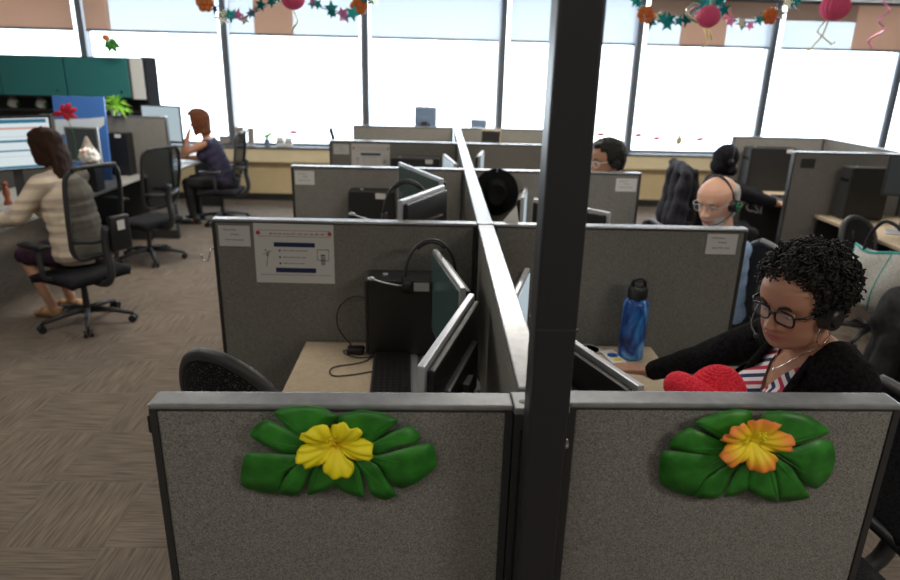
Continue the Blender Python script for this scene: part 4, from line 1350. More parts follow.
# ------------------------------------------------------------------ jacket, tote, coat
noise_color(mat('jacket_cloth', (0.02, 0.02, 0.03), 0.9), (0.008, 0.008, 0.014), (0.018, 0.018, 0.028), 40)
noise_color(mat('coat_cloth', (0.015, 0.015, 0.017), 0.85), (0.006, 0.006, 0.007), (0.016, 0.016, 0.018), 40)
noise_color(mat('tote_cloth', (0.45, 0.44, 0.42), 0.9), (0.52, 0.52, 0.50), (0.68, 0.67, 0.64), 90)
mat('teal_trim', (0.03, 0.38, 0.36), 0.7)
mat('blue_cloth', (0.03, 0.07, 0.16), 0.9)
j = MB()
j.cone((2.325, 6.10, 1.08), (2.33, 6.52, 1.09), .055, .055)
j.cone((2.31, 6.08, 1.02), (2.25, 6.02, .50), .06, .085); j.cone((2.31, 6.30, 1.04), (2.27, 6.26, .50), .055, .08); j.cone((2.32, 6.50, 1.04), (2.29, 6.48, .56), .055, .08)
j.cone((2.30, 6.06, 1.04), (2.20, 5.98, .62), .055, .05); j.cone((2.40, 6.12, 1.06), (2.42, 6.10, .80), .04, .045); j.cone((2.40, 6.50, 1.06), (2.42, 6.50, .80), .04, .045)
o = solidmesh(j, 'jacket', .012, 2, 'jacket_cloth', noise_amp=.025, noise_scale=9)
tag(o, 'dark navy jacket hanging over the chair back behind the hooded person', 'jacket')
# tote bag hanging from the chair at the right edge
def drape(rows_, name, m, parent=None, t=.006):
    o = MB().grid(rows_).build(name, m, parent, True)
    return thicken(o, t, 0)
tt = thing('tote_bag', 'pale cloth tote bag with teal binding hung on the chair at right edge', 'bag', (2.43, 3.64, 0))
TA = Matrix.Rotation(math.radians(-74), 4, 'Z')
rf, rb = [], []
for i in range(9):
    v = i / 8
    w = .21 - .05 * v
    bul = .055 * math.sin(PI * (.15 + .75 * v))
    rf.append([TA @ Vector((-.02 + (u + 1) * w, -bul * (1 - u * u) + .012 * math.sin(5 * u + 4 * v), 1.03 - .34 * v + .02 * math.sin(3 * u) * (1 - v))) for u in [-1 + k / 5 for k in range(11)]])
    rb.append([TA @ Vector((-.02 + (u + 1) * w, .02 + bul * .6 * (1 - u * u), 1.03 - .34 * v + .02 * math.sin(3 * u) * (1 - v))) for u in [-1 + k / 5 for k in range(11)]])
drape(rf, 'front_cloth', 'tote_cloth', tt); drape(rb, 'back_cloth', 'tote_cloth', tt)
e_ = MB()
e_.tube(rf[0], .008, 6); e_.tube([r[0] for r in rf], .007, 6); e_.tube([r[6] + Vector((0, -.006, 0)) for r in rf], .005, 6)
e_.build('teal_binding', 'teal_trim', tt, True)
hb = MB()
hb.tube(catmull([rf[0][2], rf[0][2] + Vector((.02, .0, .10)), rf[0][5] + Vector((0, .03, .17)), rf[0][8] + Vector((-.02, 0, .10)), rf[0][8]], 5, False), .010, 6)
hb.build('handle', 'coat_cloth', tt, True)
tag(solidmesh(MB().cone((2.70, 3.48, 1.12), (2.90, 3.50, 1.18), .06, .07).cone((2.74, 3.46, 1.12), (2.80, 3.44, 1.05), .05, .04), 'scarf', .012, 2, 'blue_cloth', noise_amp=.02, noise_scale=12), 'dark blue scarf bundled above the tote bag at the right edge', 'scarf')
c_ = MB()
c_.cone((2.42, 3.20, .80), (2.62, 3.24, .83), .09, .10); c_.cone((2.42, 3.2, .78), (2.40, 3.18, .34), .09, .08); c_.cone((2.58, 3.22, .8), (2.56, 3.2, .40), .11, .10)
c_.cone((2.40, 3.14, .70), (2.34, 3.12, .42), .06, .05); c_.cone((2.56, 3.1, .78), (2.52, 3.08, .50), .09, .08)
tag(solidmesh(c_, 'coat', .012, 2, 'coat_cloth', noise_amp=.03, noise_scale=9), 'black coat heaped on the chair below the tote bag', 'coat')

# ------------------------------------------------------------------ notices and labels on partitions
def scribble(mb, x, z, w, h, y=-0.0012, words=(3, 2), seed=0, t=.0024):
    r_ = random.Random(seed)
    px = x
    for wi in range(words[0]):
        ww = w / words[0] * .8
        n = max(4, int(ww / .005))
        pts = [(px + ww * i / n, y, z + (h * .5 * (1 if i % 2 else -1) * r_.uniform(.35, 1))) for i in range(n + 1)]
        mb.tube(pts, t / 2, 4)
        px += w / words[0]
def label_sheet(label, x, yface, z, w, h, group, seed, ink='ink', tilt=0.0):
    t = thing('name_label', label, 'label', (x, yface, z), 0, group)
    T = Matrix.Rotation(tilt, 4, 'Y')
    MB().bx(0, w, -.0012, -.0002, -h, 0, T).build('paper', 'white_paper', t)
    s_ = MB()
    scribble(s_, w * .16, -h * .2, w * .5, h * .10, -.0018, (1, 0), seed)
    scribble(s_, w * .38, -h * .42, w * .34, h * .09, -.0018, (1, 0), seed + 1)
    scribble(s_, w * .2, -h * .68, w * .62, h * .08, -.0018, (3, 0), seed + 2)
    s_.build('handwriting', ink, t)
    return t
HF = .026
label_sheet('white handwritten label at the corner of the partition with the large notice', -.941, row(1) - HF, 1.272, .135, .092, 'white labels', 1)
label_sheet('white label at the left end of the third row partition', -.945, row(2) - HF, 1.268, .13, .092, 'white labels', 5)
label_sheet('white label beside the faded notice in the fourth row', -.932, row(3) - HF, 1.268, .14, .09, 'white labels', 9)
label_sheet('white label on the right end of the partition behind the blue bottle', 1.19, row(1) - HF, 1.276, .135, .092, 'white labels', 13, 'navy_ink')
label_sheet('white label on the partition below the man in clear glasses', 1.20, row(2) - HF, 1.262, .142, .088, 'white labels', 17)
tag(MB().bx(0, .13, -.002, -.0002, -.085, 0).build('name_label', 'dark_plastic', loc=(3.26, 5.93 - HF, 1.24)), 'dark label at the corner of the far right partition', 'label')
mat('print_blue', (0.012, 0.02, 0.09), 0.7)
def notice(label, x, yface, z, w, h, seed, tilt):
    t = thing('notice', label, 'notice', (x, yface, z), 0, 'printed notices')
    T = Matrix.Rotation(tilt, 4, 'Y')
    MB().bx(0, w, -.0012, -.0002, -h, 0, T).build('paper', 'white_paper', t)
    def px(u, v): return u * w, -v * h
    g = MB()
    for u in (.055, .95):
        a, b = px(u, .155); MB().tube([(a, -.0013, b), (a, -.0019, b)], w * .027, 14, T).build('red_spot', 'red_ink', t)
    r_ = random.Random(seed)
    h_ = MB()
    u = .2
    while u < .84:
        l = r_.uniform(.02, .07)
        a, b = px(u, .165); scribble(h_, a, b, l * w, .008, -.0018, (1, 0), r_.random(), .003)
        u += l + .018
    ho = h_.build('red_heading', 'red_ink', t)
    for m_ in (ho,): m_.rotation_euler = (0, tilt, 0)
    for u0, u1, v0, v1 in ((.245, .76, .31, .385), (.255, .765, .74, .82)):
        a, b = px(u0, v0); c, d = px(u1, v1); MB().bx(a, c, -.0018, -.0012, d, b, T).build('navy_bar', 'print_blue', t)
    k_ = MB()
    for v in (.45, .56, .665):
        a, b = px(.315, v); k_.tube([(a, -.0013, b), (a, -.0018, b)], w * .014, 10, T)
        scribble(k_, px(.35, 0)[0], b, w * r_.uniform(.26, .34), .006, -.0018, (4, 0), seed + v)
    a, b = px(.79, .42); c, d = px(.93, .60)                         # hoop drawing at right
    k_.tube([(a, -.0016, b), (c, -.0016, b), (c, -.0016, d), (a, -.0016, d)], .0016, 4, T, closed=True)
    for i in range(4):
        k_.tube([(a + (c - a) * (.32 + .12 * i), -.0016, (b + d) / 2), (a + (c - a) * (.36 + .09 * i), -.0016, d - h * .08)], .0012, 4, T)
    k_.tube([(a + (c - a) * .3, -.0016, (b + d) / 2), (a + (c - a) * .7, -.0016, (b + d) / 2)], .002, 4, T)
    for q in ((.17, .48), (.10, .52), (.12, .45), (.22, .47)):        # small sketch at left
        p0 = px(.16, .55); p1 = px(*q); k_.tube([(p0[0], -.0016, p0[1]), ((p0[0] + p1[0]) / 2, -.0016, max(p0[1], p1[1]) + .006), (p1[0], -.0016, p1[1])], .001, 4, T)
    p0 = px(.16, .55); p1 = px(.14, .72); k_.tube([(p0[0], -.0016, p0[1]), (p1[0], -.0016, p1[1])], .001, 4, T)
    for v in (.11, .21, .86):
        a, b = px(.06, v); c, d = px(.96, v); k_.bx(a, c, -.0016, -.0012, b - .0007, b + .0007, T)
    k_.build('black_print', 'ink', t)
    return t
notice('white printed notice with red dots and navy bars on the second row partition', -.790, row(1) - HF, 1.285, .345, .268, 3, math.radians(.3))
notice('pale printed notice on the fourth row partition, partly hidden below', -.773, row(3) - HF, 1.275, .345, .265, 4, 0)

# ------------------------------------------------------------------ hibiscus and leaf decorations
LF = {'left': dict(c=(-0.192, 1.224), y=1.153, L=[[(-0.02, 0.038), (0.006, 0.062), (-0.026, 0.082), (-0.067, 0.086), (-0.1, 0.08), (-0.119, 0.07), (-0.098, 0.046), (-0.062, 0.009)], [(-0.021, 0.0), (-0.066, 0.023), (-0.118, 0.051), (-0.136, 0.055), (-0.156, 0.041), (-0.169, 0.017), (-0.138, 0.0), (-0.097, -0.016), (-0.055, -0.015)], [(-0.021, 0.0), (-0.068, -0.016), (-0.139, -0.016), (-0.178, -0.024), (-0.191, -0.051), (-0.198, -0.106), (-0.155, -0.119), (-0.124, -0.116), (-0.104, -0.065), (-0.073, -0.04)], [(-0.021, -0.01), (-0.077, -0.04), (-0.105, -0.075), (-0.12, -0.116), (-0.09, -0.12), (-0.072, -0.105), (-0.05, -0.059)], [(-0.013, -0.02), (-0.047, -0.054), (-0.061, -0.116), (-0.025, -0.104), (-0.005, -0.089), (0.003, -0.049)]],
  R=[[(0.013, 0.029), (0.006, 0.062), (0.048, 0.078), (0.093, 0.073), (0.124, 0.057), (0.089, 0.025), (0.055, 0.001)], [(0.021, 0.0), (0.067, 0.009), (0.114, 0.035), (0.147, 0.045), (0.166, 0.026), (0.16, 0.007), (0.122, 0.002), (0.071, -0.018)], [(0.029, -0.009), (0.08, -0.016), (0.13, -0.003), (0.19, 0.003), (0.201, -0.051), (0.165, -0.087), (0.13, -0.102), (0.105, -0.082), (0.088, -0.043)], [(0.021, -0.009), (0.081, -0.038), (0.1, -0.077), (0.12, -0.118), (0.096, -0.13), (0.068, -0.113), (0.053, -0.063)], [(0.012, -0.009), (0.045, -0.048), (0.053, -0.098), (0.052, -0.121), (0.018, -0.111), (-0.016, -0.084), (-0.01, -0.039)]]),
 'right': dict(c=(0.659, 1.224), y=1.181, L=[[(-0.023, 0.021), (-0.012, 0.068), (-0.046, 0.075), (-0.086, 0.067), (-0.129, 0.046), (-0.073, 0.012), (-0.045, -0.011)], [(-0.01, 0.0), (-0.072, 0.008), (-0.137, 0.035), (-0.162, 0.014), (-0.171, -0.013), (-0.129, -0.023), (-0.051, -0.033)], [(-0.008, -0.011), (-0.072, -0.026), (-0.18, -0.024), (-0.177, -0.106), (-0.123, -0.132), (-0.099, -0.131), (-0.083, -0.077), (-0.049, -0.049)], [(-0.006, -0.022), (-0.061, -0.06), (-0.09, -0.094), (-0.098, -0.136), (-0.064, -0.139), (-0.046, -0.127), (-0.031, -0.071)], [(0.0, -0.027), (-0.026, -0.071), (-0.041, -0.131), (-0.008, -0.123), (0.006, -0.11), (0.002, -0.065)]],
  R=[[(0.006, 0.021), (0.007, 0.063), (0.043, 0.074), (0.1, 0.065), (0.143, 0.039), (0.154, 0.024), (0.103, 0.007), (0.058, -0.01)], [(0.009, 0.0), (0.072, -0.008), (0.13, 0.013), (0.165, 0.002), (0.184, -0.041), (0.184, -0.085), (0.161, -0.117), (0.123, -0.097), (0.084, -0.042)], [(0.011, -0.011), (0.08, -0.048), (0.111, -0.086), (0.151, -0.136), (0.123, -0.146), (0.085, -0.141), (0.054, -0.064)], [(0.008, -0.021), (0.055, -0.07), (0.08, -0.143), (0.043, -0.134), (0.004, -0.11), (0.0, -0.054)]])}
mat('leaf_vein', (0.06, 0.30, 0.05), 0.5)
noise_color(mat('monstera_green', (0.02, 0.14, 0.02), 0.42, spec=0.4), (0.018, 0.15, 0.014), (0.04, 0.26, 0.03), 22, 3)
XZ = Matrix(((1, 0, 0, 0), (0, 0, -1, 0), (0, 1, 0, 0), (0, 0, 0, 1)))      # local xy -> world xz, +z towards the viewer
def petal_flower(parent, colors, R_, rotoff, seed):
    """five overlapping ruffled petals as one corolla; tint runs from throat to rim"""
    mb = MB(); cols = []
    for pnum in range(5):
        a0 = rotoff + 2 * PI * pnum / 5
        rows_ = []
        for i in range(13):
            r = i / 12
            row_ = []
            for k in range(17):
                u = -1 + k / 8
                half = .72 - .05 * r
                ang = a0 + u * half * (.92 if r > .2 else 1)
                edge = 1 - .34 * abs(u) ** 4.5 + .03 * math.sin(8 * u + pnum * 2 + seed)
                rr = R_ * r * (edge if r > .3 else 1)
                lift = .030 * math.sin(PI * .62 * r) - .018 * abs(u) * r + .0045 * math.sin(11 * u + pnum) * r * r + .0025 * pnum * r
                row_.append((rr * math.cos(ang), rr * math.sin(ang) * .77, .006 + lift))
                cols.append(r * edge)
            rows_.append(row_)
        mb.grid(rows_, XZ)
    o = mb.build('petals', colors, parent, True)
    ca = o.data.color_attributes.new('tint', 'FLOAT_COLOR', 'POINT')
    for i, r in enumerate(cols): ca.data[i].color = (r, r, r, 1)
    thicken(o, .0015)
    return o
def petal_mat(name, stops):
    m = mat(name, stops[0][1], 0.55)
    nt, b = nodes(m)
    a = N(nt, 'ShaderNodeAttribute', attribute_name='tint')
    cr = N(nt, 'ShaderNodeValToRGB')
    els = cr.color_ramp.elements
    while len(els) < len(stops): els.new(.5)
    for e, (p_, c) in zip(els, stops): e.position = p_; e.color = (*c, 1)
    nt.links.new(a.outputs['Fac'], cr.inputs[0]); nt.links.new(cr.outputs[0], b.inputs['Base Color'])
petal_mat('petal_yellow', [(0, (.85, .55, .01)), (.25, (.92, .78, .01)), (1, (.94, .84, .015))])
petal_mat('petal_orange', [(0, (.95, .82, .03)), (.5, (.95, .70, .02)), (.78, (.95, .38, .035)), (1, (.92, .25, .06))])
for key, lab, pm, off, fr, fc in (('left', 'yellow hibiscus with two split green leaves pinned to the left front partition', 'petal_yellow', -.17, .076, (.002, .012)),
                                  ('right', 'orange and yellow hibiscus with two split green leaves pinned to the right front partition', 'petal_orange', .05, .076, (-.013, .015))):
    D = LF[key]
    t = thing('flower_decoration', lab, 'flower decoration', (D['c'][0], D['y'], D['c'][1]), 0, 'flower decorations')
    for sd in ('L', 'R'):
        lf = MB(); vn = MB()
        sg = -1 if sd == 'L' else 1
        lf.prism([(.03 * math.cos(a) + sg * .03, .03 * math.sin(a) - .012) for a in [2 * PI * i / 20 for i in range(20)]], .002, .005, XZ)
        for n_, lobe in enumerate(D[sd]):
            ol = [(p.x, p.y) for p in catmull([Vector((*q, 0)) for q in lobe], 4, True, .55)]
            n = len(ol)
            cx = sum(p[0] for p in ol) / n; cy = sum(p[1] for p in ol) / n
            zl = .003 + .0012 * n_
            f = lambda x, y: zl + .012 * math.exp(-((x - sg * .09) ** 2 + (y + .01) ** 2) / .006) - .008 * max(0, math.hypot(x, y) - .14) / .06 + .004
            ring = [(x, y, f(x, y)) for x, y in ol]; mid = [((x + cx) / 2, (y + cy) / 2, f((x + cx) / 2, (y + cy) / 2) + .0016) for x, y in ol]
            vsx = ring + mid + [(cx, cy, f(cx, cy) + .0022)]
            fsx = [(i, (i + 1) % n, n + (i + 1) % n, n + i) for i in range(n)] + [(n + i, n + (i + 1) % n, 2 * n) for i in range(n)]
            lf.add(vsx, fsx, XZ)
            far = max(ol, key=lambda q: math.hypot(q[0] - sg * .02, q[1]))
            st_ = (sg * .022, -.004)
            vn.tube([XZ @ Vector((st_[0] + (far[0] * .93 - st_[0]) * s, st_[1] + (far[1] * .93 - st_[1]) * s, f(st_[0] + (far[0] - st_[0]) * s, st_[1] + (far[1] - st_[1]) * s) + .0055 - .003 * s)) for s in [i / 6 for i in range(7)]], [.0010 - .0001 * i for i in range(7)], 5)
        lo = lf.build('leaf', 'monstera_green', t, True)
        thicken(lo, .0012)
        vn.build('vein', 'leaf_vein', lo, True)
    fl = bpy.data.objects.new('flower', None)
    fo = petal_flower(t, pm, fr, off, 3 if key == 'left' else 5)
    fo.location = (fc[0], -.016, fc[1])
    bpy.data.objects.remove(fl)
    sm = MB(); sm.tube(catmull([XZ @ Vector(p) for p in [(0, 0, .01), (.004, .012, .04), (.0, .035, .05)]], 5, False), .003, 8)
    for i in range(14):
        a = i * 2.4; sm.ell(XZ @ Vector((.006 * math.cos(a), .022 + .0012 * i, .047 + .006 * math.sin(a))), .0022, seg=6, rings=4)
    so_ = sm.build('stamen', pm, t, True); so_.location = (fc[0], -.016, fc[1])
    ca = so_.data.color_attributes.new('tint', 'FLOAT_COLOR', 'POINT')
    for i in range(len(so_.data.vertices)): ca.data[i].color = (.1, .1, .1, 1)

# ------------------------------------------------------------------ things in the near cubicles
# blue bottle
bt = thing('water_bottle', 'blue marbled water bottle with black screw lid on the tan desk', 'bottle', (.872, 2.665, .74))
m = mat('bottle_blue', (0.02, 0.1, 0.4), 0.3, spec=0.5)
nt, b = nodes(m)
tc = N(nt, 'ShaderNodeTexCoord'); mp = N(nt, 'ShaderNodeMapping'); mp.inputs['Rotation'].default_value = (.5, .7, .3); mp.inputs['Scale'].default_value = (9, 9, 4)
nz = N(nt, 'ShaderNodeTexNoise'); nz.inputs['Scale'].default_value = 1.0; nz.inputs['Detail'].default_value = 5; nz.inputs['Distortion'].default_value = 2.2
cr = N(nt, 'ShaderNodeValToRGB')
for e, (p_, c) in zip([cr.color_ramp.elements[0], cr.color_ramp.elements[1], cr.color_ramp.elements.new(.5), cr.color_ramp.elements.new(.62)], [(.36, (.006, .022, .13)), (.64, (.45, .68, .9)), (.46, (.015, .09, .38)), (.55, (.03, .24, .66))]):
    e.position = p_; e.color = (*c, 1)
nt.links.new(tc.outputs['Object'], mp.inputs[0]); nt.links.new(mp.outputs[0], nz.inputs[0]); nt.links.new(nz.outputs[0], cr.inputs[0]); nt.links.new(cr.outputs[0], b.inputs['Base Color'])
MB().lathe([(.046, 0), (.053, .004), (.055, .012), (.055, .235), (.053, .252), (.046, .268), (.038, .276)], seg=32).build('body', 'bottle_blue', bt, True, angle=50)
MB().lathe([(.036, .276), (.040, .278), (.042, .284), (.042, .318), (.038, .326), (.024, .330), (.022, .346), (.018, .350)], seg=28).build('lid', 'black_plastic', bt, True, angle=40)
lp = MB(); lp.tube(catmull([(-.03, 0, .322), (-.026, 0, .352), (0, 0, .364), (.026, 0, .352), (.03, 0, .322)], 5, False), .006, 8); lp.build('carry_loop', 'black_plastic', bt, True)
ic = thing('id_card', 'white card with a blue globe and yellow patch beside the blue bottle', 'card', (.79, 2.66, .7405), math.radians(12))
MB().bx(-.034, .034, -.075, .06, 0, .006, bev=.002).build('card', 'white_plastic', ic)
MB().cyl((0.002, .0, .006), (.002, .0, .0068), .024).build('blue_globe', 'bottle_blue', ic)
mat('yellow_ink', (.75, .62, .02), .6)
MB().prism([(-.02, -.06), (.024, -.062), (.018, -.04), (.004, -.032), (-.012, -.038)], .006, .0066).build('yellow_patch', 'yellow_ink', ic)
co = thing('coaster', 'round pinkish coaster on the desk by the pole', 'coaster', (.70, 2.725, .74))
noise_color(mat('coaster_pink', (.5, .35, .32), .5), (.32, .17, .16), (.60, .48, .44), 30)
MB().lathe([(.050, 0), (.053, .002), (.053, .005), (.050, .007)], seg=32).build('disc', 'coaster_pink', co)
MB().lathe([(.046, .007), (.047, .0085), (.05, .0085), (.051, .007)], seg=32).build('rim', 'white_plastic', co)
# red crochet hat held on the front of the chest
rc = thing('crochet_hat', 'red crocheted hat held in front of the seated woman', 'hat', (.752, 1.56, 1.095), math.radians(15))
noise_color(mat('red_yarn', (.75, .03, .05), .9, spec=.15), (.62, .015, .035), (.82, .05, .08), 140, 3, .6, bump_dist=.004)
dm = MB()
rows_ = []
for i in range(60):
    r = i / 59
    rad = .088 * math.sin(PI * .5 * min(1, r * 1.02)) if r < .98 else .088
    z = .115 * math.cos(PI * .5 * r)
    w_ = .0028 * abs(math.sin(PI * 13 * r))
    rows_.append([((rad + w_) * math.cos(a), (rad + w_) * .8 * math.sin(a), z + w_) for a in [2 * PI * k / 48 for k in range(48)]])
dm.grid(rows_, close_u=True)
thicken(dm.build('crown', 'red_yarn', rc, True), .006, -1)
bm_ = MB()
ring = []
for k in range(40):
    a = PI * .55 + PI * 1.0 * k / 39
    ring.append((.098 * math.cos(a) - .012, .075 * math.sin(a) - .005, .02 + .05 * math.sin(PI * k / 39)))
bm_.tube(ring, [.013 + .027 * math.sin(PI * k / 39) ** .7 + .0016 * (k % 2) for k in range(40)], 14)
bm_.build('rolled_brim', 'red_yarn', rc, True)
# headset hung over the nearest monitor
def loose_headset(label, c, rz, k=1.0, tiltx=0.0):
    t = thing('headset', label, 'headset', c, rz, 'headsets hung on monitors')
    b = MB()
    b.tube([((.095 * math.cos(PI * i / 20)) * k, 0, (-.06 + .14 * math.sin(PI * i / 20)) * k) for i in range(21)], .0055 * k, 6)
    b.build('headband', 'dark_plastic', t, True)
    pd = MB(); pd.tube([((.088 * math.cos(PI * i / 20)) * k, 0, (-.06 + .132 * math.sin(PI * i / 20)) * k) for i in range(6, 15)], .008 * k, 6); pd.build('band_pad', 'black_plastic', t, True)
    for s in (-1, 1):
        e = MB(); e.cyl((s * .08 * k, 0, -.085 * k), (s * .105 * k, 0, -.085 * k), .036 * k, .03 * k, 20); e.build('ear_cup', 'black_plastic', t, True, angle=40)
    mc = MB(); mc.tube(catmull([(-.10 * k, 0, -.09 * k), (-.13 * k, -.01, -.085 * k), (-.19 * k, -.02, -.065 * k), (-.215 * k, -.02, -.055 * k)], 4, False), .003 * k, 6)
    mc.ell((-.222 * k, -.02, -.052 * k), (.014 * k, .007 * k, .007 * k)); mc.build('microphone', 'silver', t, True)
    return t
loose_headset('black headset hung over the corner of the green-grey monitor', (-.020, 2.60, 1.185), math.radians(12), 1.12)
loose_headset('black headset hung in the second left cubicle', (-.15, 3.30, 1.30), math.radians(8), 1.25)
# hat on the right partition of the third row
ht = thing('hat', 'black wide-brimmed hat hung on the partition right of the spine', 'hat', (.395, row(2) - .032, 1.155))
mat('felt_black', (.008, .008, .009), .95, spec=.15)
HM = Matrix.Rotation(math.radians(90), 4, 'X')
MB().lathe([(.02, .0), (.155, .008), (.158, .012), (.155, .016), (.085, .012), (.02, .012)], seg=40, mtx=HM, sx=.95, sy=1.0).build('brim', 'felt_black', ht, True, angle=50)
MB().lathe([(.088, .008), (.084, .05), (.076, .10), (.06, .118), (.03, .108), (.005, .10)], seg=40, mtx=HM, sx=.9, sy=1.1).build('crown', 'felt_black', ht, True, angle=60)
MB().lathe([(.0885, .010), (.0880, .032), (.0865, .034), (.0865, .010)], seg=40, mtx=HM, sx=.9, sy=1.1).build('hat_band', 'black_gloss', ht)
hk = MB().tube([(0, 0, 0), (0, -.04, 0), (0, -.05, .02)], .004, 6); tag(hk.build('wall_hook', 'silver', loc=(.395, row(2) - .03, 1.316 - .02)), 'small hook at the partition top above the black hat', 'hook')
tag(MB().prism([(0, 0), (.10, .0), (.085, .10)], 0, .002, Matrix.Rotation(math.radians(78), 4, 'X')).build('folded_paper', 'white_paper', loc=(.27, row(1) + .04, HP - .03)), 'white folded paper corner showing below the black hat', 'paper')

# ------------------------------------------------------------------ left island small things
ky = thing('keyboard', 'grey keyboard in front of the woman in cream', 'keyboard', (-3.50, 5.10, .74), math.radians(60))
MB().bx(-.21, .21, -.07, .07, .003, .02, bev=.004).build('base', 'dark_plastic', ky)
k3 = MB()
for r in range(5):
    for c in range(16): k3.box((-.19 + c * .025, -.05 + r * .025, .0235), (.02, .02, .006))
tag(k3.build('keys', 'black_plastic', ky), kind='stuff')
# table shown on the white screen
for o in list(bpy.data.objects):
    if o.get('label', '').startswith('large monitor with a white table'):
        sc_ = [c for c in o.children if c.name.startswith('screen')][0]
        zc = 1.49 - .74 - .43 / 2
        for z_, h_, m_ in ((.175, .03, 'screen_blue'), (.12, .016, 'screen_red'), (.02, .018, 'screen_blue'), (-.055, .012, 'screen_blue'), (.055, .004, 'screen_grey'), (-.10, .004, 'screen_grey'), (-.185, .02, 'screen_blue')):
            s_ = MB().box((0, .0035, zc + z_), (.50, .001, h_)).build('screen_row', m_, o)
bb = thing('display_board', 'tall blue board with a white band leaning behind the dark-screened monitor', 'board', (-3.66, 6.95, .74), math.radians(-4))
Tb = Matrix.Rotation(math.radians(-4), 4, 'X')
MB().bx(-.27, .27, -.012, .012, 0, .835, Tb, bev=.004).build('panel', 'blue_board', bb)
MB().prism([(-.268, .45), (.12, .47), (.25, .56), (.262, .64), (.1, .62), (-.268, .60)], .0122, .0135, Tb @ XZ).build('white_band', 'pale_sheen', bb)  # reflected sheen of the board, painted on as a pale shape
gb = thing('storage_box', 'dark box holding up the white gnome at left', 'box', (-3.285, 6.33, .74))
MB().bx(-.075, .075, -.075, .075, 0, .235, bev=.006).build('body', 'dark_plastic', gb)
MB().bx(-.078, .078, -.078, .078, .2351, .25, bev=.004).build('lid', 'black_plastic', gb)
gn = thing('gnome', 'fluffy white plush gnome beside the dark-screened monitor', 'plush toy', (-3.285, 6.33, .99))
gm = MB()
gm.ell((0, 0, .08), (.085, .075, .085)); gm.ell((0, -.03, .10), (.065, .06, .07)); gm.ell((.03, .0, .05), (.07, .06, .05))
solidmesh(gm, 'body', .008, 1, 'white_glaze', gn, noise_amp=.02, noise_scale=30)
noise_color(mat('gnome_grey', (.4, .36, .33), .9), (.20, .16, .14), (.42, .37, .33), 40)
MB().lathe([(.062, .13), (.058, .15), (.035, .20), (.016, .245), (.004, .262)], seg=20).build('pointed_hat', 'gnome_grey', gn, True)
MB().ell((.0, -.085, .13), .016).build('nose', 'skin_plain' if 'skin_plain' in M else 'foil_orange', gn, True)
fl_ = thing('artificial_flower', 'artificial red leaf-shaped flower on a thin stem above the white screen', 'flower', (-3.15, 5.82, .74))
MB().lathe([(.03, 0), (.04, .05), (.038, .055), (.01, .056)], seg=20).build('pot', 'dark_plastic', fl_, True, angle=40)
MB().tube(catmull([(0, 0, .05), (.01, 0, .3), (.03, 0, .55), (-.02, 0, .76)], 5, False), .003, 6).build('stem', 'leaf_dark', fl_, True)
for i, (a, l) in enumerate([(-2.9, .10), (-.35, .12), (.25, .13), (.8, .11), (1.4, .07), (-.95, .08)]):
    T = Matrix.Translation((-.03, -.002 * i, .76)) @ XZ @ Matrix.Rotation(a, 4, 'Z')
    MB().prism([(p.x, p.y) for p in catmull([Vector((0, -.008, 0)), Vector((l * .5, -.026, 0)), Vector((l, 0, 0)), Vector((l * .5, .026, 0)), Vector((0, .008, 0))], 4)], 0, .002, T, .006).build('petal', 'red_petal', fl_, True)
pl = thing('potted_plant', 'bright green leafy plant in a white pot on top of the left partition', 'plant', (-3.49, 7.42, 1.36))
MB().lathe([(.045, 0.0), (.055, .05), (.057, .07), (.05, .072), (.02, .065)], seg=20).build('pot', 'white_plastic', pl, True, angle=40)
pf = MB(); r_ = random.Random(4)
for i in range(130):
    a = r_.uniform(0, 2 * PI); e = r_.uniform(-.25, 1.3); l = r_.uniform(.10, .22)
    d = Vector((math.cos(a) * math.cos(e), math.sin(a) * math.cos(e) * .6, math.sin(e)))
    s = d.cross(Vector((0, 0, 1))); s = s.normalized() * .016 if s.length > .01 else Vector((.016, 0, 0))
    b0 = Vector((0, 0, .065)); tip = b0 + d * l + Vector((0, 0, -.03 * l / .15)); mid = b0 + d * l * .6 + Vector((0, 0, .006))
    pf.add([b0, mid + s, tip, mid - s, mid + Vector((0, 0, .006))], [(0, 1, 4), (1, 2, 4), (2, 3, 4), (3, 0, 4)])
tag(pf.build('foliage', 'leaf_light', pl), kind='stuff')
for x, lab in ((-5.05, 'white ornament at the far left end of the dark shelf under the teal cabinets'), (-4.72, 'white ornament on the dark shelf nearest the red flower')):
    f_ = thing('ornament', lab, 'ornament', (x, 8.2, 1.361), 0, 'white ornaments')
    MB().lathe([(.03, 0), (.06, .03), (.062, .06), (.045, .095), (.02, .11), (.004, .112)], seg=20).build('body', 'white_glaze', f_, True)
    MB().lathe([(.05, .095), (.03, .125), (.004, .15)], seg=16).build('cap', 'gnome_grey', f_, True)
    mat('straw', (.45, .35, .12), .8)
    for s in (-1, 1): MB().ell((s * .06, -.01, .04), (.02, .03, .03)).build('side_leaf', 'leaf_dark', f_, True)
bg_ = thing('handbag', 'reddish brown handbag on the floor between the two chairs at left', 'bag', (-3.25, 6.05, 0), .3)
noise_color(mat('bag_leather', (.3, .1, .06), .5), (.22, .07, .04), (.36, .14, .09), 20)
MB().bx(-.15, .15, -.07, .07, 0, .24, bev=.03).build('body', 'bag_leather', bg_, True)
hb = MB(); hb.tube(catmull([(-.1, 0, .23), (-.08, 0, .36), (0, 0, .42), (.08, 0, .36), (.1, 0, .23)], 5, False), .01, 8); hb.build('handle', 'bag_leather', bg_, True)
vs2 = thing('figurine', 'reddish brown figurine on the desk under the white screen', 'figurine', (-3.66, 5.62, .74))
mat('terracotta', (.30, .09, .04), .6)
